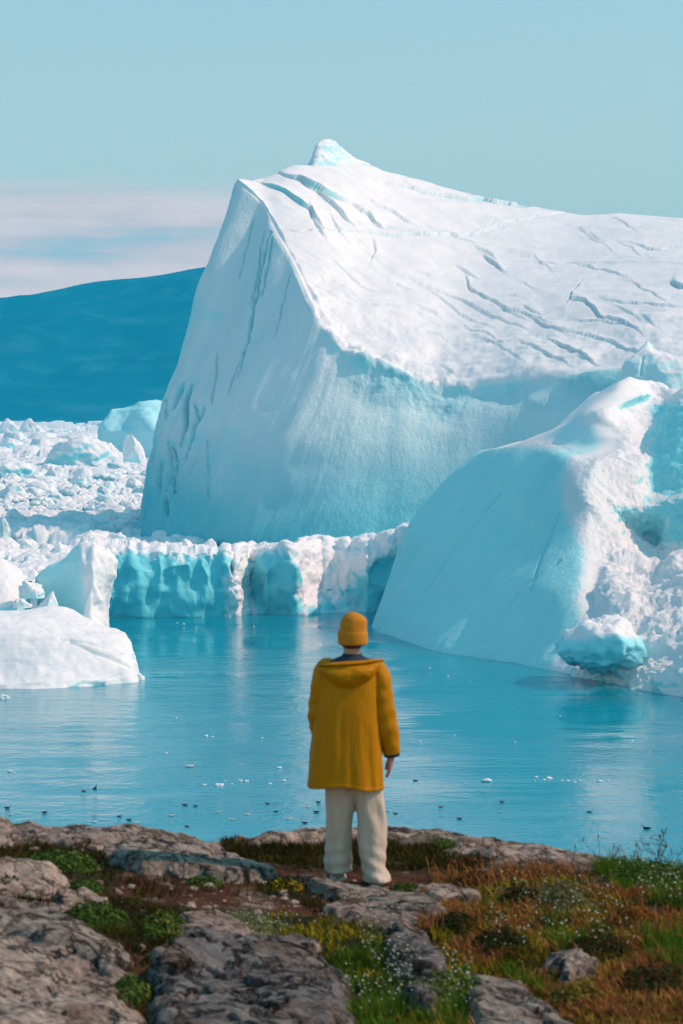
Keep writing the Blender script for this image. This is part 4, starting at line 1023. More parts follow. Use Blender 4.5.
def gravel():
    rng = np.random.default_rng(71); Va, Fa, n0 = [], [], 0; bv, bf = ico(2)
    polys = [([(60, 893), (200, 878), (420, 874), (440, 905), (330, 930), (230, 930), (110, 915)], 260), ([(100, 930), (190, 915), (200, 960), (150, 1040), (110, 1040), (145, 985)], 110), ([(-20, 838), (120, 846), (130, 880), (20, 905), (-20, 900)], 110), ([(330, 905), (440, 915), (470, 960), (400, 960)], 70), ([(440, 960), (680, 940), (680, 1030), (440, 1030)], 60)]
    for pl, n in polys:
        x = rng.uniform(min(a[0] for a in pl), max(a[0] for a in pl), n); y = rng.uniform(min(a[1] for a in pl), max(a[1] for a in pl), n); k = inpoly(x, y, pl) > 0; q, ok = hit(x[k], y[k])
        for c in q[ok]:
            s = .008 + .03 * rng.random() ** 3; p = bv * (1 + .30 * vnoise(bv * 1.3 + rng.uniform(0, 40), 5))[:, None] * np.array([rng.uniform(.8, 1.5), rng.uniform(.8, 1.4), rng.uniform(.45, .8)]) * s
            c[2] = float(base_z(c[:1], c[1:2])[0]) + s * .2; Va.append(p + c); Fa.append(bf + n0); n0 += len(p)
    Va = np.concatenate(Va); o = mesh('gravel', Va, np.concatenate(Fa), M_ROCK_PALE, attrs={'soil': np.zeros(len(Va)), 'moss': np.zeros(len(Va))})
    tag(o, 'loose pebbles and grit lying on the red path and between rocks', 'gravel', kind='stuff')
gravel()
# ------------------------------------------------------------------ plants
def leaf_material(name, rough=.85, trans=.25):
    t = NT(name); a = t.attr('tint'); c = t.mix(t.noise(60, 2), a.outputs['Color'], t.mix(1.0, a.outputs['Color'], (.75, .75, .75), 'MULTIPLY'))
    t.inp('Base Color', c); t.inp('Roughness', rough); t.inp('Specular IOR Level', .04)
    tr = t.n('ShaderNodeBsdfTranslucent'); t.set(tr.inputs[0], c); mx = t.n('ShaderNodeMixShader', i_0=trans)
    t.t.links.new(t.b.outputs[0], mx.inputs[1]); t.t.links.new(tr.outputs[0], mx.inputs[2]); t.t.links.new(mx.outputs[0], t.out.inputs[0])
    return t.m
M_LEAF = leaf_material('leafy')


def surf(px, py):
    q, ok = hit(px, py); q[:, 2] = base_z(q[:, 0], q[:, 1]); return q[ok]


def scatter(poly, n, rng):
    xs = [a[0] for a in poly]; ys = [a[1] for a in poly]; x = rng.uniform(min(xs), max(xs), n * 3); y = rng.uniform(min(ys), max(ys), n * 3)
    k = inpoly(x, y, poly) > 0; return x[k][:n], y[k][:n]


ROCKS = [o for o in scene.objects if o.name.startswith('rock_outcrop')]
ROCKBOX = []
for o in ROCKS:
    c = np.empty(len(o.data.vertices) * 3, np.float32); o.data.vertices.foreach_get('co', c); c = c.reshape(-1, 3) + np.array(o.location); ROCKBOX.append(c[::7])


def off_rocks(q, keep=.08, rng=None):
    """drop roots that fall on the bare slabs, apart from a few in cracks"""
    cell = .05; occ = set()
    for c in ROCKBOX:
        for a, b in np.unique(np.round(c[:, :2] / cell).astype(int), axis=0): occ.add((a, b))
    k = np.array([(int(round(a / cell)), int(round(b / cell))) not in occ for a, b in q[:, :2]])
    return q[k | (rng.random(len(q)) < keep)]


def blades(name, polys, label, cols, length, seed, width=.0045, lean=.5, clump=3.0, thresh=-.25, parent=None, cat='grass', keep=.05, stuff=True, head=None):
    rng = np.random.default_rng(seed); Q = []
    for pl, n in polys:
        x, y = scatter(pl, n, rng); q = surf(x, y); Q.append(q)
    q = off_rocks(np.concatenate(Q), keep, rng)
    cn_ = fbm(q * clump, 3, seed); q = q[cn_ + rng.normal(size=len(q)) * .12 > thresh]; n = len(q); cn_ = fbm(q * clump, 3, seed)
    # pull roots together into tufts
    tuft = np.round(q[:, :2] / .06) * .06; q[:, :2] += (tuft - q[:, :2]) * rng.uniform(0, .6, (n, 1))
    L = rng.uniform(length[0], length[1], n) * (1 + .55 * np.clip(cn_, -.8, 1)); az = rng.uniform(0, 2 * math.pi, n); ln = rng.uniform(.1, 1, n) * lean
    d = np.stack([np.cos(az) * ln, np.sin(az) * ln], -1) + np.array([-.10, -.05])
    side = np.stack([-np.sin(az + rng.normal(size=n)), np.cos(az + rng.normal(size=n)), np.zeros(n)], -1)
    wd = rng.uniform(.6, 1.3, n) * width
    V = np.zeros((n, 4, 2, 3)); Cc = np.zeros((n, 4, 2, 3))
    pick = np.clip(fbm(q * 1.7, 3, seed + 4) * .9 + rng.normal(size=n) * .28 + .5, 0, .999); cols = np.array(cols, float)
    ci = (pick * len(cols)).astype(int); base = cols[ci] * rng.uniform(.7, 1.3, (n, 1))
    for k, t in enumerate((0, .4, .75, 1.0)):
        c = q + np.concatenate([d * (L * t * t)[:, None], (L * t * (1 - .35 * ln * t))[:, None]], 1); c[:, 2] -= .01
        ww = wd * (1, .9, .55, .12)[k]
        if head and k == 2: ww = wd * head[0]
        V[:, k, 0] = c - side * ww[:, None]; V[:, k, 1] = c + side * ww[:, None]
        cc = base.copy()
        if head and k >= 2: cc = np.array(head[1]) * rng.uniform(.7, 1.35, (n, 1))
        Cc[:, k, 0] = cc; Cc[:, k, 1] = cc
    b = (np.arange(n) * 8)[:, None, None]; f = np.array([[0, 1, 3, 2], [2, 3, 5, 4], [4, 5, 7, 6]])[None]
    o = mesh(name, V.reshape(-1, 3), (b + f).reshape(-1, 4), M_LEAF, cols=Cc.reshape(-1, 3))
    return tag(o, label, cat, kind='stuff' if stuff else None)


RUST = [(.40, .09, .010), (.58, .18, .018), (.26, .06, .010), (.62, .28, .035), (.22, .14, .014), (.46, .17, .018), (.12, .07, .008)]
OLIVE = [(.24, .20, .010), (.46, .33, .018), (.10, .13, .008), (.60, .42, .05), (.34, .26, .012), (.08, .075, .008)]
GREEN = [(.05, .15, .012), (.10, .21, .016), (.18, .25, .022), (.045, .09, .01)]
DARK = [(.03, .027, .006), (.055, .038, .008), (.022, .026, .006), (.08, .05, .012)]
blades('rust_grass', [([(430, 868), (520, 858), (600, 868), (640, 890), (700, 912), (700, 1050), (560, 1050), (500, 1000), (460, 960), (425, 930), (440, 900)], 19000), ([(400, 905), (450, 890), (460, 930), (430, 940)], 2500), ([(600, 960), (700, 940), (700, 1050), (590, 1050)], 4000)],
       'rust coloured grass covering the right side of the knoll', RUST, (.028, .085), 601, .0034, .8, 2.8, -.12, head=(1.15, (.30, .11, .045)))
blades('olive_grass', [([(440, 885), (560, 880), (700, 930), (700, 1050), (420, 1050), (430, 960)], 46000), ([(215, 915), (300, 918), (350, 925), (400, 940), (425, 1050), (340, 1050), (352, 985), (300, 945), (230, 930)], 12000)],
       'yellow-green grass mixed through the rusty slope and the flowery strip', OLIVE, (.022, .07), 603, .0033, .85, 3.4, -.2)
blades('green_grass', [([(590, 862), (700, 866), (700, 920), (640, 905), (600, 880)], 9000), ([(330, 960), (390, 950), (410, 1050), (340, 1050)], 6000), ([(420, 985), (470, 975), (480, 1050), (410, 1050)], 3500), ([(540, 925), (600, 915), (620, 960), (560, 960)], 2200), ([(640, 930), (700, 920), (700, 975), (650, 970)], 1500), ([(500, 970), (540, 985), (560, 1010), (520, 1000)], 900)],
       'bright green grass at the right crest and along the flowery strip', GREEN, (.04, .11), 605, .0038, .6, 3.5, -.2)
blades('turf', [([(220, 842), (330, 841), (450, 843), (515, 860), (470, 872), (300, 870), (230, 862)], 15000), ([(0, 838), (60, 846), (110, 862), (40, 890), (-20, 870)], 4000), ([(60, 895), (140, 900), (200, 925), (190, 950), (110, 940)], 4500), ([(0, 838), (120, 850), (130, 880), (60, 900), (0, 890)], 2500), ([(120, 880), (300, 878), (310, 895), (140, 900)], 1500), ([(110, 940), (190, 930), (160, 1050), (110, 1050), (145, 990)], 6000), ([(300, 905), (330, 900), (440, 925), (430, 945), (330, 930)], 3500), ([(-20, 895), (40, 905), (100, 935), (60, 925), (-20, 912)], 2500)],
       'short dark brown-green turf in the hollows between the rocks', DARK + [(.09, .085, .012)], (.025, .075), 607, .004, .75, 4.0, -.45, keep=.10)
blades('soil_litter', [([(100, 905), (200, 880), (420, 876), (430, 905), (330, 930), (230, 925)], 5000)], 'sparse dry straw lying on the red path', [(.22, .10, .04), (.14, .055, .022), (.30, .17, .08)], (.02, .05), 609, .003, 1.6, 4, -.2)


def cushion(px, py, r, h, label, seed, cols, leaf=.016, n=900, name='leafy_cushion', cat='plant', group=None):
    """a low plant: many small leaves on short stems"""
    rng = np.random.default_rng(seed); q = hit([px], [py])[0][0]; q[2] = float(base_z(q[:1], q[1:2])[0])
    a = rng.uniform(0, 2 * math.pi, n); rr = np.sqrt(rng.random(n)); up = rng.random(n) ** .6
    lob = 1 + .35 * vnoise(np.stack([np.cos(a) * 1.3, np.sin(a) * 1.3, 0 * a + seed], -1), seed)
    c = np.stack([np.cos(a) * rr * r[0] * lob, np.sin(a) * rr * r[1] * lob, 0 * a], -1)
    top = h * (1 - rr ** 2.2) * (1 + .5 * vnoise(c * 14 + seed, seed + 1)); c[:, 2] = np.clip(up * top, 0, 9) + base_z(q[0] + c[:, 0], q[1] + c[:, 1]) - q[2] + .01
    nr = np.stack([c[:, 0] / r[0] + rng.normal(size=n) * .7, c[:, 1] / r[1] + rng.normal(size=n) * .7, 1.0 + rng.random(n)], -1); nr /= np.linalg.norm(nr, axis=1, keepdims=True)
    u = np.cross(nr, rng.normal(size=(n, 3))); u /= np.linalg.norm(u, axis=1, keepdims=True); v = np.cross(nr, u)
    s = leaf * rng.uniform(.6, 1.35, (n, 1))
    Vq = np.stack([c - u * s, c - v * s * .55 + nr * s * .15, c + u * s, c + v * s * .55 + nr * s * .15], 1)
    cc = np.array(cols)[rng.integers(0, len(cols), n)] * rng.uniform(.65, 1.35, (n, 1))
    o = mesh(name, Vq.reshape(-1, 3), np.arange(n * 4).reshape(n, 4), M_LEAF, cols=np.repeat(cc, 4, 0)); o.location = tuple(q)
    return tag(o, label, cat, group)


DW = [(.03, .045, .012), (.05, .06, .014), (.09, .05, .018), (.02, .028, .01)]
GL = [(.055, .115, .02), (.085, .15, .03), (.04, .08, .014), (.12, .17, .04)]
YL = [(.13, .16, .03), (.19, .19, .04), (.09, .12, .02)]
cushion(62, 868, (.26, .30), .11, 'bright green leafy cushion on the crest left of the shaded rock', 621, GL, n=1500)
cushion(88, 890, (.10, .16), .05, 'small green tuft below the crest cushion beside the path', 623, GL, n=500)
cushion(98, 922, (.22, .26), .10, 'green leafy clump above the grey slab at left', 625, GL, n=1300)
cushion(166, 936, (.17, .28), .12, 'yellow-green leafy clump at the head of the bottom boulder', 627, YL + GL[:2], n=1400)
cushion(128, 1000, (.12, .3), .10, 'leafy clump growing in the cleft beside the corner slab', 629, GL, n=1000)
cushion(12, 893, (.15, .2), .08, 'dark green mat at the left border between two pale rocks', 631, DARK + GL[:1], n=800)
cushion(186, 848, (.20, .18), .06, 'olive lichen mat on the crest hump', 633, OLIVE, leaf=.012, n=900)
cushion(205, 886, (.14, .14), .05, 'little green patch at the path edge under the shaded rock', 635, GL, leaf=.012, n=600)
cushion(285, 889, (.15, .14), .05, 'small brown-green tuft on the path left of the slab', 637, DARK + OLIVE, leaf=.012, n=600)
cushion(246, 930, (.26, .24), .08, 'pale silvery green mat with white flowers beside the path', 639, [(.24, .26, .12), (.30, .31, .17), (.16, .18, .06)], leaf=.012, n=1700)
cushion(440, 846, (.16, .12), .05, 'green leaf patch on the pale rock sheet', 641, GL, leaf=.012, n=500)
cushion(404, 891, (.10, .10), .05, 'tiny green tuft beside the person\'s right foot', 643, GL, leaf=.012, n=350)
cushion(340, 892, (.05, .05), .02, 'speck of moss on the slab by the person\'s feet', 645, OLIVE, leaf=.008, n=150)
cushion(560, 905, (.22, .3), .12, 'grey-green leafy patch in the middle of the rusty slope', 647, [(.13, .15, .06), (.10, .12, .04), (.18, .17, .08)], n=1300)
cushion(655, 880, (.35, .3), .10, 'lush green flowering patch on the right crest', 649, GL, n=2200)
cushion(445, 1000, (.28, .4), .12, 'leafy green patch beside the bottom edge boulder', 651, GL + YL, n=1600)


for px_, py_, rr_, hh_, lab_, sd_, cc_ in ((520, 905, (.16, .2), .10, 'dark leafy dwarf shrub near the top of the rusty slope', 680, DW), (600, 955, (.2, .24), .12, 'dark dwarf shrub right of the half hidden stone', 682, DW), (500, 950, (.18, .2), .12, 'dark bushy dwarf shrub beside the leafy green patch', 684, DW), (655, 990, (.22, .28), .13, 'large dark dwarf shrub in the bottom right corner', 686, DW), (455, 930, (.14, .18), .09, 'dark dwarf shrub above the shaded upright rock', 688, DW), (575, 1005, (.18, .2), .11, 'yellowing dwarf shrub right of the bottom edge boulder', 690, YL if False else [(.22, .16, .03), (.13, .11, .02), (.30, .20, .05)]), (630, 925, (.18, .2), .10, 'orange-brown dwarf shrub below the flowering crest', 692, [(.30, .10, .02), (.20, .07, .02), (.12, .08, .02)]), (475, 885, (.14, .14), .08, 'reddish dwarf shrub at the top of the rusty slope by the path', 694, [(.25, .08, .03), (.17, .06, .025), (.10, .07, .02)])):
    cushion(px_, py_, rr_, hh_, lab_, sd_, cc_, leaf=.013, n=1500, name='dwarf_shrub', group='dwarf shrubs on the rusty slope')
def flowers(polys, seed):
    rng = np.random.default_rng(seed); V, Fc, n0 = [], [], 0
    Q = [surf(*scatter(pl, n, rng)) for pl, n in polys]; q = np.concatenate(Q); keep = fbm(q * 3, 2, seed) > -.25; q = q[keep]
    n = len(q); c = q + np.stack([rng.normal(size=n) * .01, rng.normal(size=n) * .01, rng.uniform(.06, .15, n)], -1)
    nr = np.stack([rng.normal(size=n) * .5, rng.normal(size=n) * .5 - .5, np.ones(n)], -1); nr /= np.linalg.norm(nr, axis=1, keepdims=True)
    u = np.cross(nr, np.array([1, .2, 0])); u /= np.linalg.norm(u, axis=1, keepdims=True); v = np.cross(nr, u); s = rng.uniform(.0028, .0065, (n, 1))
    VV = np.concatenate([np.stack([c - u * s - v * s * .35, c - u * s + v * s * .35, c + u * s + v * s * .35, c + u * s - v * s * .35], 1),
                         np.stack([c - v * s - u * s * .35 + nr * .001, c - v * s + u * s * .35 + nr * .001, c + v * s + u * s * .35 + nr * .001, c + v * s - u * s * .35 + nr * .001], 1)], 0)
    st = np.stack([q + [-.001, 0, 0], q + [.001, 0, 0], c + [.001, 0, -.002], c + [-.001, 0, -.002]], 1)
    A = np.concatenate([VV, st], 0); cc = np.concatenate([np.tile([[.72, .70, .58]], (len(VV) * 4, 1)), np.tile([[.12, .15, .03]], (n * 4, 1))])
    o = mesh('white_flowers', A.reshape(-1, 3), np.arange(len(A) * 4).reshape(-1, 4), M_LEAF, cols=cc)
    tag(o, 'scattered tiny white flowers dotting the grassy slope', 'flowers', kind='stuff')
blades('seed_grass', [([(430, 868), (520, 860), (700, 890), (700, 1050), (430, 1050), (420, 930)], 4500)], 'fine straw coloured seed heads standing above the rusty slope', [(.42, .20, .04), (.50, .33, .08), (.32, .11, .025)], (.05, .12), 611, .0018, .6, 3.1, .1, head=(1.7, (.44, .19, .06)))
flowers([([(600, 862), (700, 868), (700, 915), (640, 905)], 420), ([(235, 912), (300, 925), (300, 945), (240, 940)], 60), ([(360, 915), (400, 925), (420, 990), (400, 1010), (360, 960)], 220), ([(400, 960), (480, 975), (470, 1024), (410, 1024)], 180), ([(500, 885), (610, 890), (640, 960), (480, 960)], 330), ([(340, 985), (400, 985), (410, 1024), (350, 1024)], 90), ([(430, 840), (460, 846), (450, 852), (430, 850)], 15)], 661)


def stalk(px, py, h, label, seed, branches=0, col=(.16, .12, .085)):
    rng = np.random.default_rng(seed); q = hit([px], [py])[0][0]; q[2] = float(base_z(q[:1], q[1:2])[0]); V, Fc = [], []
    def tube(a, b, r0, r1):
        a, b = np.array(a, float), np.array(b, float); d = b - a; u = np.cross(d, [0.3, 1, .1]); u /= np.linalg.norm(u); v = np.cross(d, u); v /= np.linalg.norm(v); k = len(V)
        for p_, r_ in ((a, r0), (b, r1)):
            for i in range(5): V.append(p_ + (u * math.cos(i * 1.2566) + v * math.sin(i * 1.2566)) * r_)
        for i in range(5): Fc.append((k + i, k + (i + 1) % 5, k + 5 + (i + 1) % 5, k + 5 + i))
    lean = rng.normal(size=2) * .12; top = (lean[0] * h, lean[1] * h, h); mid_ = (lean[0] * h * .35, lean[1] * h * .35, h * .55)
    tube((0, 0, -.02), mid_, .0022, .0018); tube(mid_, top, .0018, .0010); tube(top, (top[0], top[1], top[2] + .03), .005, .002)
    for k in range(branches):
        t_ = rng.uniform(.25, .9); b0 = np.array(mid_) * t_ * 1.2; e = b0 + np.array([rng.normal() * .07, rng.normal() * .07, rng.uniform(.08, .18)]) * (h / .3)
        tube(b0, e, .0014, .0008)
        for j in range(4): e2 = e + np.array([rng.normal() * .022, rng.normal() * .022, rng.uniform(.01, .04)]); tube(e, e2, .0008, .0022)
    o = mesh('dry_stalk', np.array(V), Fc, M_LEAF, cols=np.tile([col], (len(V), 1))); o.location = tuple(q)
    return tag(o, label, 'plant')
stalk(658, 874, .24, 'bushy dry seed plant rising against the water at the right crest', 671, 16)
stalk(640, 876, .19, 'branched dry stalk just left of the bushy seed plant', 673, 7)
stalk(600, 870, .22, 'thin single stalk standing over the water left of the green crest', 675, 1)
stalk(612, 872, .17, 'short bent stalk next to the thin single one', 677, 2)
stalk(572, 868, .13, 'lone short stalk above the end of the pale rock sheet', 679, 1)
stalk(676, 876, .16, 'small dry stalk at the right border', 681, 5)
# ------------------------------------------------------------------ the person
def rings(R, n=56, ex=2.3, close=(False, False)):
    """loft of super-elliptical rings (cx, cy, z, half width, half depth)"""
    a = np.linspace(0, 2 * math.pi, n, endpoint=False); c, s = np.cos(a), np.sin(a)
    cx = np.sign(c) * np.abs(c) ** (2 / ex); sy = np.sign(s) * np.abs(s) ** (2 / ex)
    G = np.stack([np.stack([r[0] + r[3] * cx, r[1] + r[4] * sy, r[2] + 0 * c], -1) for r in R])
    return G


def tube_rings(pts, n=28):
    """rings square to a path of (x, y, z, radius[, squash])"""
    p = np.array([q[:3] for q in pts], float); r = np.array([q[3] for q in pts]); sq = np.array([q[4] if len(q) > 4 else 1 for q in pts])
    tg = np.gradient(p, axis=0); tg /= np.linalg.norm(tg, axis=1, keepdims=True); a = np.linspace(0, 2 * math.pi, n, endpoint=False); out = []
    for k in range(len(p)):
        u = np.cross(tg[k], [0, 1, 0.0]); u = u / np.linalg.norm(u) if np.linalg.norm(u) > 1e-3 else np.array([1, 0, 0.]); v = np.cross(u, tg[k])
        out.append(p[k] + (np.cos(a)[:, None] * u * sq[k] + np.sin(a)[:, None] * v) * r[k])
    return np.array(out)


def dense(R, m=9):
    R = np.array([list(r) for r in R], float); return cr(R, [m] * (len(R) - 1), 0)


def closed_faces(G, cap0=True, cap1=True):
    nr, nc = G.shape[:2]; f = [tuple(x) for x in gridfaces(nr, nc, True)]; return f


def rgrid(name, G, mat, parent, solid=0, cols=None, sub=0, flip=False):
    f = gridfaces(*G.shape[:2], wrap=True); f = f[:, ::-1] if flip else f
    o = mesh(name, G, f, mat, parent)
    if solid: m = o.modifiers.new('thick', 'SOLIDIFY'); m.thickness = solid; m.offset = -1
    return o


def capped(G):
    """close both ends of a ring grid by collapsing extra rings"""
    c0, c1 = G[0].mean(0), G[-1].mean(0)
    return np.concatenate([[c0 + (G[0] - c0) * .02], [c0 + (G[0] - c0) * .6], G, [c1 + (G[-1] - c1) * .6], [c1 + (G[-1] - c1) * .02]])


def person():
    q = hit([353], [885])[0][0]; gx, gy = float(q[0]), 16.0; g0 = float(base_z(np.array([gx]), np.array([gy]))[0]) + .012
    gx = (352 - 341.5) / F * gy
    # --- body: one continuous skin
    verts, edges, rad = [], [], []
    def v(p, r, link=None):
        verts.append(p); rad.append(r)
        if link is not None: edges.append((link, len(verts) - 1))
        return len(verts) - 1
    pel = v((.02, 0, .90), .10); sp1 = v((.005, 0, 1.08), .10, pel); ch = v((0, 0, 1.28), .105, sp1); nk0 = v((0, .0, 1.44), .06, ch); nk = v((.0, .012, 1.53), .052, nk0)
    hd0 = v((.003, .02, 1.60), .074, nk); hd1 = v((.005, .02, 1.68), .082, hd0); hd2 = v((.005, .015, 1.75), .066, hd1)
    v((.005, .118, 1.655), .014, v((.005, .095, 1.66), .022, hd1))          # nose
    v((.005, .10, 1.585), .026, hd0)                                          # chin
    for s in (-1, 1): v((.005 + s * .093, .005, 1.655), .014, v((.005 + s * .075, .012, 1.645), .018, hd1))   # ears
    # legs
    for s, kx, fx, fy in ((-1, -.09, -.095, .10), (1, .125, .155, -.02)):
        hip = v((.02 + s * .085, 0, .84), .085, pel); kn = v((kx, fy * .5, .47), .055, hip); an = v((fx, fy, .10), .038, kn); v((fx, fy + .14, .04), .03, v((fx, fy + .06, .055), .036, an))
    # right arm, hand and fingers
    sh = v((.15, 0, 1.39), .055, ch); el = v((.235, -.005, 1.10), .038, sh); wr = v((.262, .012, .852), .026, el); pm = v((.258, .018, .80), .032, wr)
    for k, (dx, dy, ln_) in enumerate(((-.004, -.030, .062), (-.008, -.010, .074), (-.010, .012, .080), (-.008, .032, .070))):
        b = v((.258 + dx, .018 + dy, .770), .0115, pm); m_ = v((.252 + dx, .020 + dy, .770 - ln_ * .55), .0095, b); v((.238 + dx, .022 + dy, .770 - ln_ * .95), .008, m_)
    th = v((.240, .050, .800), .012, pm); v((.226, .062, .745), .009, v((.232, .060, .770), .011, th))
    # left arm, the hand tucked into the front pocket
    sh = v((-.165, 0, 1.39), .055, ch); el = v((-.205, .025, 1.10), .038, sh); wr = v((-.13, .165, .97), .026, el); pm = v((-.09, .175, .945), .03, wr)
    for dz in (-.03, -.01, .01, .03):
        b = v((-.06, .176, .945 + dz), .010, pm); v((-.02, .17, .935 + dz), .008, v((-.04, .175, .940 + dz), .009, b))
    v((-.07, .165, .99), .010, v((-.08, .17, .975), .012, pm))
    me = D.meshes.new('person'); me.from_pydata(verts, edges, []); o = D.objects.new('person', me); COL.objects.link(o)
    sk = o.modifiers.new('skin', 'SKIN'); sk.use_smooth_shade = True
    for i, r in enumerate(rad): me.skin_vertices[0].data[i].radius = (r, r)
    me.skin_vertices[0].data[0].use_root = True
    ss = o.modifiers.new('sub', 'SUBSURF'); ss.levels = 2; ss.render_levels = 2
    dg = bpy.context.evaluated_depsgraph_get(); me2 = D.meshes.new_from_object(o.evaluated_get(dg)); o.modifiers.clear(); o.data = me2; D.meshes.remove(me); me2.name = 'person'
    me2.materials.clear(); me2.materials.append(flat_material('skin', (.50, .27, .19), .55, (40, .1, .004), .1, .35))
    for p_ in me2.polygons: p_.use_smooth = True
    o.location = (gx, gy, g0); root = o
    tag(root, 'person in yellow beanie, mustard raincoat and beige trousers standing with back to the camera', 'person')

    # --- materials
    t = NT('waxed_raincoat'); n = t.noise(9, 4); fine = t.noise(260, 2)
    t.inp('Base Color', t.mix(n, (.42, .160, .001), (.52, .220, .0018))); t.inp('Roughness', .55); t.inp('Specular IOR Level', .10); cz = t.noise(1.0, 5, .6, t.pos((16, 16, 7)), 1.6); t.inp('Normal', t.bump(t.math('ADD', cz, t.math('MULTIPLY', fine, .05)), .32, .014)); M_COAT = t.m
    t = NT('ribbed_knit'); wv = t.n('ShaderNodeTexWave', wave_type='BANDS'); wv.bands_direction = 'X'; wv.inputs['Scale'].default_value = 42; wv.inputs['Distortion'].default_value = .6
    oc = t.n('ShaderNodeTexCoord'); t.set(wv.inputs['Vector'], oc.outputs['Object'])
    t.inp('Base Color', t.mix(wv.outputs['Fac'], (.47, .165, .002), (.61, .245, .004))); t.inp('Roughness', .9); t.inp('Normal', t.bump(wv.outputs['Fac'], .5, .004)); M_KNIT = t.m
    M_NAVY = flat_material('navy_lining', (.012, .03, .055), .8, (60, .3, .004))
    t = NT('cotton_twill'); n = t.noise(14, 5, .6); t.inp('Base Color', t.mix(n, (.50, .395, .305), (.62, .50, .40))); t.inp('Roughness', .9); t.inp('Normal', t.bump(n, .5, .012)); M_TROU = t.m
    M_SHOE = flat_material('tan_leather', (.42, .30, .20), .6, (30, .3, .004)); M_SOLE = flat_material('rubber_sole', (.55, .50, .42), .8, (30, .2, .003)); M_HAIR = flat_material('short_hair', (.05, .03, .02), .7, (120, .6, .004))

    # --- raincoat
    R = dense([(-.043, 0, .648, .246, .175), (-.043, 0, .70, .243, .172), (-.040, 0, .85, .236, .165), (-.035, 0, 1.02, .226, .155), (-.028, 0, 1.18, .214, .145), (-.020, .0, 1.32, .205, .13), (-.016, .0, 1.40, .196, .115), (-.012, .0, 1.45, .165, .10), (-.006, .005, 1.485, .105, .085), (0, .01, 1.50, .075, .072)], 8)
    G = rings(R, 120, 2.5); a = np.arctan2(G[..., 1], G[..., 0] + .03); z = G[..., 2]
    drop = sstep(1.36, .70, z)
    fold = (np.sin(a * 5 + 1.9 + 1.1 * z) * .12 + fbm(np.stack([np.cos(a) * 3.2, np.sin(a) * 3.2, z * 1.1], -1), 4, 701) * 1.0 + ridged(np.stack([np.cos(a) * 2, np.sin(a) * 2, z * 3.4 + a], -1), 3, 705) * .16)
    k = 1 + drop * fold * .070 + fbm(G * np.array([7, 7, 5]), 3, 703) * .012
    c0 = np.stack([R[:, 0], R[:, 1], R[:, 2]], -1)[:, None, :]; G = c0 + (G - c0) * np.stack([k, k, np.ones_like(k)], -1)
    G[..., 2] += drop * (.012 * np.sin(a * 3 + .6)) * sstep(.9, .66, z) - .03 * (G[..., 0] + .04) * sstep(.95, .65, z)
    coat = rgrid('raincoat', G, M_COAT, root, .006)
    # hem band
    hb = G[:5].copy(); hb = c0[:5] + (hb - c0[:5]) * 1.012; rgrid('hem_band', hb, M_COAT, coat, .004)
    # sleeves
    for nm, pts in (('right', [(.105, 0, 1.440, .052), (.165, -.004, 1.426, .060), (.192, -.008, 1.35, .066), (.202, -.010, 1.25, .067), (.220, -.010, 1.12, .070), (.245, -.004, 1.00, .066), (.258, .004, .92, .060), (.264, .010, .865, .052)]),
                    ('left', [(-.125, 0, 1.440, .052), (-.183, 0, 1.426, .060), (-.206, 0, 1.34, .065), (-.212, .004, 1.24, .066), (-.222, .018, 1.12, .070), (-.210, .055, 1.03, .066), (-.175, .115, .975, .060), (-.135, .160, .955, .052)])):
        D_ = dense(pts, 9); T_ = tube_rings(D_, 40); ln = np.linspace(0, 1, len(T_))[:, None]
        cc = D_[:, None, :3]; aa = np.linspace(0, 2 * math.pi, 40, endpoint=False)[None]
        wr_ = np.sin(ln * 46 + 2.2 * np.sin(aa + ln * 5)) * .055 * np.exp(-((ln - .55) / .22) ** 2) + fbm(T_ * 9, 3, 711 + len(nm)) * .12 + np.sin(aa * 3 + ln * 4) * .025
        T_ = cc + (T_ - cc) * (1 + wr_[..., None])
        sl_ = rgrid('sleeve', T_, M_COAT, root, .004)
        e = D_[-1]; p2 = D_[-4]; dirv = (e[:3] - p2[:3]); dirv /= np.linalg.norm(dirv)
        cf = [tuple(e[:3] - dirv * .004) + (e[3] * .98,), tuple(e[:3] + dirv * .006) + (e[3] * 1.0,), tuple(e[:3] + dirv * .018) + (e[3] * .95,), tuple(e[:3] + dirv * .022) + (e[3] * .6,)]
        rgrid('cuff', tube_rings(cf, 32), M_NAVY, sl_, .003)
    # hood lying on the back
    aa = np.linspace(-1.62, 1.62, 61)[None, :]; vv = np.linspace(0, 1, 26)[:, None]
    ca = np.clip(np.cos(aa), 0, 1)
    x = .212 * np.sin(aa) * (1 - .06 * vv) - .012; yb = -.015 - .135 * ca
    zt = 1.475 + .018 * np.sin(aa) - .012 * (1 - ca); zb = zt - .012 - .165 * ca ** 1.25
    Hx = x + 0 * vv; Hy = yb + 0 * vv - .050 * np.sin(math.pi * np.clip(vv, 0, 1) ** .8) * (.25 + .75 * ca) + .03 * vv * ca + .05 * (1 - vv) ** 3 * ca; Hz = zt + (zb - zt) * vv
    H = np.stack([Hx, Hy, Hz], -1); H += (fbm(H * np.array([9, 9, 14]), 3, 721) * .010)[..., None] * np.array([0, -1, .3])
    inner = H[::-1].copy(); inner[..., 1] += .022; inner[..., 2] += .004
    H2 = np.concatenate([H, inner[:]], 0)
    hood = mesh('hood', H2, gridfaces(*H2.shape[:2]), M_COAT, root)
    rim = H[:3].copy(); rim[..., 1] -= .006; rim[..., 2] += .006; rm = mesh('hood_edge', rim, gridfaces(*rim.shape[:2]), M_COAT, hood); m = rm.modifiers.new('thick', 'SOLIDIFY'); m.thickness = .012
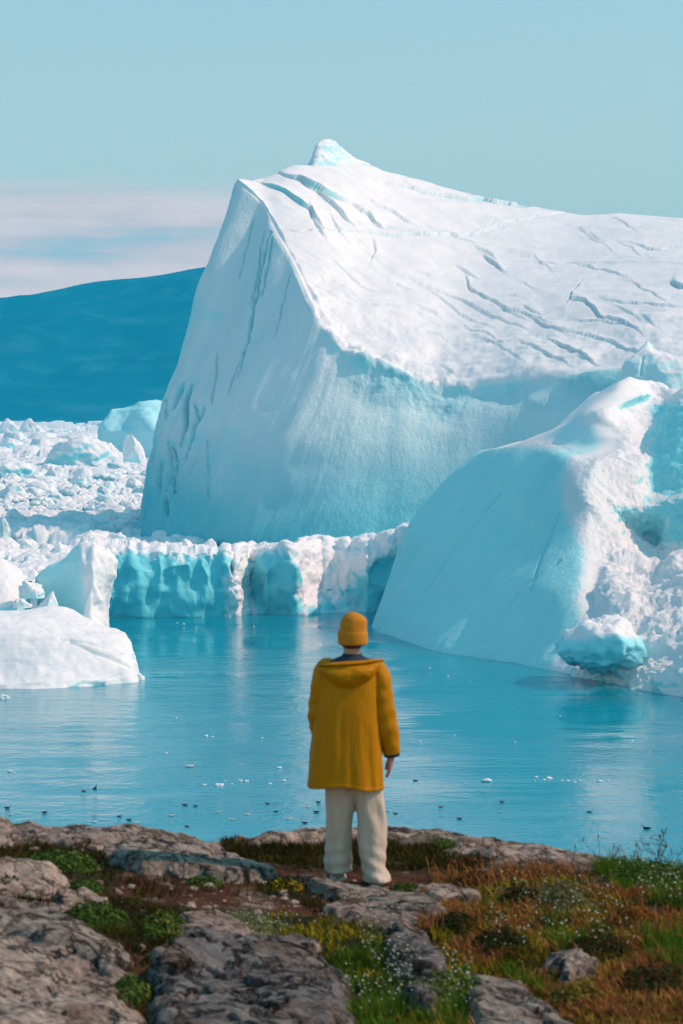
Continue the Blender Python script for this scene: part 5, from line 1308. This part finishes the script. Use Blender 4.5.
    # dark inner collar
    rgrid('inner_collar', rings(dense([(-.006, -.012, 1.462, .175, .105), (-.004, -.006, 1.488, .135, .095), (-.001, .0, 1.503, .098, .087), (.001, .006, 1.516, .072, .076), (.002, .01, 1.530, .062, .066), (.002, .01, 1.532, .056, .060)], 5), 48, 2.1), M_NAVY, root, .003)
    # hair and beanie
    rgrid('hair', rings(dense([(.003, -.004, 1.568, .048, .058), (.004, .004, 1.585, .074, .086), (.005, .008, 1.61, .084, .096), (.005, .010, 1.66, .088, .100)], 5), 48, 2.1), M_HAIR, root, .003)
    b = dense([(.005, .012, 1.592, .086, .102), (.005, .012, 1.598, .094, .110), (.005, .012, 1.625, .097, .113), (.006, .012, 1.660, .097, .113), (.006, .012, 1.676, .094, .110), (.008, .012, 1.690, .091, .107), (.010, .010, 1.730, .087, .102), (.009, .006, 1.765, .074, .088), (.006, .002, 1.790, .052, .064), (.003, 0, 1.804, .026, .034), (.002, 0, 1.808, .003, .004)], 6)
    bg_ = rings(b, 64, 2.15); bg_ += (fbm(bg_ * 14, 3, 731) * .005)[..., None] * np.array([1, 1, .3]); kk = np.exp(-(((bg_[..., 0] - .075) / .03) ** 2 + ((bg_[..., 2] - 1.755) / .03) ** 2)); bg_[..., 0] += kk * .012
    hat = rgrid('beanie', bg_, M_KNIT, root)
    fc = dense([(.005, .012, 1.590, .090, .106), (.005, .012, 1.600, .0985, .1145), (.005, .012, 1.640, .1005, .1165), (.005, .012, 1.672, .0985, .1145), (.005, .012, 1.680, .092, .108)], 6); rgrid('folded_brim', rings(fc, 64, 2.15), M_KNIT, hat)
    # eyes and mouth, facing the ice
    M_EYE = flat_material('eye', (.10, .08, .06), .2)
    for s in (-1, 1): G_ = rings([(.005 + s * .032, .088 + .004 * math.sin(th_), 1.672 + .010 * math.cos(th_), .013 * math.sin(th_) + .0006, .006) for th_ in np.linspace(.05, 3.09, 8)], 12, 2); rgrid('eye', G_, M_EYE, root)
    rgrid('mouth', rings([(.005, .104, 1.607 + .004 * math.cos(th_), .020 * math.sin(th_) + .001, .006) for th_ in np.linspace(.05, 3.09, 6)], 14, 2), flat_material('lips', (.42, .17, .14), .5), root)
    # --- trousers: two legs and a seat grown together
    parts = []
    parts.append(rings(dense([(0, 0, .78, .140, .11), (-.005, 0, .86, .15, .12), (-.01, 0, .95, .14, .11)], 6), 48, 2.3))
    parts[-1] = capped(parts[-1])
    for leg in ([(-.070, .01, .80, .100, .105), (-.073, .015, .68, .102, .108), (-.076, .03, .55, .096, .105), (-.088, .05, .40, .084, .098), (-.093, .075, .28, .084, .098), (-.094, .095, .16, .088, .106), (-.092, .10, .075, .086, .112), (-.092, .10, .055, .085, .114)],
                [(.075, 0, .80, .092, .10), (.098, 0, .68, .092, .106), (.120, 0, .55, .092, .104), (.130, -.005, .40, .091, .100), (.134, -.01, .28, .091, .102), (.138, -.02, .18, .084, .102), (.146, -.025, .10, .076, .104), (.165, -.025, .045, .090, .118), (.166, -.025, .018, .090, .122)]):
        D_ = dense(leg, 9); L = rings(D_, 56, 2.2); z = L[..., 2]; an_ = np.arctan2(L[..., 1] - D_[:, 1][:, None], L[..., 0] - D_[:, 0][:, None])
        bunch = sstep(.42, .06, z); kk = 1 + np.sin(z * 70 + 2.5 * np.sin(an_ + leg[0][0] * 20) + an_) * .05 * bunch + fbm(np.stack([np.cos(an_) * 1.8, np.sin(an_) * 1.8, z * 4.5 + leg[0][0] * 9], -1), 4, 741) * .13 + np.sin(an_ * 3 + z * 5) * .025 + ridged(np.stack([np.cos(an_) * 2.2, np.sin(an_) * 2.2, z * 2.0 + leg[0][0] * 5], -1), 3, 743) * .03
        cc = D_[:, None, :3]; L = cc + (L - cc) * np.stack([kk, kk, np.ones_like(kk)], -1); parts.append(capped(L))
    Vs, Fs, n0 = [], [], 0
    for L in parts:
        f = gridfaces(*L.shape[:2], wrap=True); Vs.append(L.reshape(-1, 3)); Fs.append(f + n0); n0 += L.shape[0] * L.shape[1]
    tr = mesh('trousers', np.concatenate(Vs), np.concatenate(Fs), M_TROU, root)
    rmod = tr.modifiers.new('grow', 'REMESH'); rmod.mode = 'VOXEL'; rmod.voxel_size = .009; rmod.use_smooth_shade = True
    smod = tr.modifiers.new('soft', 'SMOOTH'); smod.iterations = 3; smod.factor = .5
    dg = bpy.context.evaluated_depsgraph_get(); m2 = D.meshes.new_from_object(tr.evaluated_get(dg)); tr.modifiers.clear(); tr.data = m2
    if not m2.materials: m2.materials.append(M_TROU)
    # --- shoes
    for fx, fy, fz in ((-.093, .10, .0), (.165, -.015, -.005)):
        def foot(sc, z0, z1):
            ys = np.linspace(-.09, .21, 16); out = []
            for y in ys:
                t_ = (y + .09) / .30; wdt = (.040 + .012 * math.sin(t_ * math.pi * .9 + .3)) * (1 - max(0, (t_ - .86) / .14) ** 2 * .8) * (1 - max(0, (.10 - t_) / .10) ** 2 * .6) * sc
                hgt = z1 * (1 - .55 * sstep(.25, .85, t_)) * (1 - max(0, (t_ - .88) / .12) ** 2 * .6); a_ = np.linspace(0, 2 * math.pi, 20, endpoint=False)
                out.append(np.stack([fx + wdt * np.cos(a_), fy + y + 0 * a_, fz + z0 + (hgt - z0) * (.5 + .5 * np.sin(a_))], -1))
            return capped(np.array(out))
        sh_ = rgrid('shoe', foot(1, .018, .105), M_SHOE, root); rgrid('sole', foot(1.10, -.006, .030), M_SOLE, sh_)
person()
# ------------------------------------------------------------------ birds on the water
M_FEATHER = leaf_material('feathers', .7, .0)


def bird(name, body, back, wing, bill, s=1.0):
    n = 18; st = [(-.27, .085, .004, .006), (-.22, .075, .030, .018), (-.14, .055, .060, .045), (-.04, .045, .078, .065), (.06, .045, .075, .065), (.13, .060, .055, .055), (.17, .095, .034, .040), (.185, .135, .027, .030), (.195, .165, .029, .030), (.215, .180, .030, .028), (.245, .176, .020, .018), (.262, .170, .009, .009), (.30, .164, .005, .006), (.315, .160, .001, .001)]
    D_ = dense(st, 4); a = np.linspace(0, 2 * math.pi, n, endpoint=False)
    G = np.stack([np.stack([0 * a + q[0], q[2] * np.cos(a), q[1] + q[3] * np.sin(a)], -1) for q in D_]); up = np.sin(a)[None] + 0 * D_[:, :1]; x = D_[:, :1] + 0 * a[None]
    C = np.where(((up > .15) & (x < .12))[..., None], np.array(back), np.array(body)); C = np.where(((up > -.25) & (np.abs(up) < .75) & (x < .08) & (x > -.24))[..., None], np.array(wing), C); C = np.where((x > .255)[..., None], np.array(bill), C)
    C = np.where((x < -.2)[..., None], np.array(wing) * .8, C)
    bulge = np.exp(-((x + .06) / .12) ** 2) * ((up > -.3) & (up < .8)); G[..., 1] *= 1 + .10 * bulge
    return mesh(name, G * s, gridfaces(*G.shape[:2], wrap=True), M_FEATHER, cols=C.reshape(-1, 3))


LB_W = 'small white-breasted seabird floating on the water'; LB_D = 'small dark-backed seabird floating on the water'
white = [(163 / 2.009, 680 + 293 / 2.009), (190 / 2.009, 680 + 286 / 2.009), (345 / 2.009, 680 + 273 / 2.009), (437 / 2.009, 680 + 267 / 2.009), (467 / 2.009, 680 + 281 / 2.009), (580 / 2.009, 680 + 280 / 2.009), (498 / 2.009, 680 + 271 / 2.009), (620 / 2.009, 680 + 256 / 2.009), (340 + 94 / 1.991, 680 + 262 / 1.991), (340 + 317 / 1.991, 680 + 264 / 1.991), (22 / 2.009, 680 + 271 / 2.009), (190 / 2.009, 680 + 273 / 2.009)]
dark = [(15 / 2.009, 680 + 258 / 2.009), (90 / 2.009, 680 + 267 / 2.009), (168 / 2.009, 680 + 224 / 2.009), (240 / 2.009, 680 + 275 / 2.009), (260 / 2.009, 680 + 282 / 2.009), (372 / 2.009, 680 + 252 / 2.009), (392 / 2.009, 680 + 254 / 2.009), (537 / 2.009, 680 + 249 / 2.009), (555 / 2.009, 680 + 265 / 2.009), (612 / 2.009, 680 + 288 / 2.009), (635 / 2.009, 680 + 266 / 2.009), (375 / 2.009, 680 + 295 / 2.009), (640 / 2.009, 680 + 246 / 2.009),
        (340 + 150 / 1.991, 680 + 201 / 1.991), (340 + 110 / 1.991, 680 + 267 / 1.991), (340 + 200 / 1.991, 680 + 254 / 1.991), (340 + 238 / 1.991, 680 + 277 / 1.991), (340 + 322 / 1.991, 680 + 243 / 1.991), (340 + 497 / 1.991, 680 + 264 / 1.991)]
rb = random.Random(5)
for lst, lab, cols in ((white, LB_W, ((.82, .82, .80), (.30, .31, .33), (.75, .75, .74), (.25, .20, .08))), (dark, LB_D, ((.30, .30, .30), (.035, .035, .04), (.05, .05, .055), (.03, .03, .03)))):
    proto = None
    for px, py in lst:
        if proto is None: o = proto = bird('seabird', *cols)
        else: o = proto.copy(); COL.objects.link(o)
        o.location = tuple(W(px, py) + np.array([0, 0, -.005])); o.rotation_euler.z = rb.choice([0, math.pi]) + rb.uniform(-.5, .5); s = rb.uniform(.9, 1.2); o.scale = (s, s, s)
        tag(o, lab, 'bird', 'seabirds floating near the shore')
for (px, py, s, rz, lab) in ((190, 767, 1.9, .15, 'large white gull floating alone farther out than the flock'), (95, 789, 1.5, 1.35, 'large dark bird swimming upright toward the ice, left of centre'), (646.5, 829, 1.45, 2.9, 'long-necked dark bird near the right shore by the dry stalks')):
    o = bird('seabird', *(((.85, .85, .83), (.45, .47, .5), (.8, .8, .8), (.5, .35, .05)) if 'white' in lab else ((.06, .06, .065), (.03, .03, .035), (.04, .04, .045), (.03, .03, .03)))); o.location = tuple(W(px, py)); o.rotation_euler.z = rz; o.scale = (s, s, s); tag(o, lab, 'bird')
# ------------------------------------------------------------------ the air
HAZE_ON = True
if HAZE_ON:
    t = NT('air'); t.t.nodes.remove(t.b)
    v = t.t.nodes.new('ShaderNodeVolumePrincipled'); v.inputs['Color'].default_value = (.02, .64, .95, 1); v.inputs['Density'].default_value = 7.5e-5; v.inputs['Anisotropy'].default_value = 0.0
    t.t.links.new(v.outputs[0], t.out.inputs['Volume'])
    x0, x1, y0, y1, z0, z1 = -4000, 6500, -60, 10400, -6, 800
    Vb = [(x, y, z) for x in (x0, x1) for y in (y0, y1) for z in (z0, z1)]
    hz_o = mesh('haze', Vb, [(0, 1, 3, 2), (4, 6, 7, 5), (0, 4, 5, 1), (2, 3, 7, 6), (0, 2, 6, 4), (1, 5, 7, 3)], t.m, smooth=False)
    tag(hz_o, 'thin blue summer haze in the air over the fjord', 'haze', kind='stuff')
    scene.cycles.volume_step_rate = 10
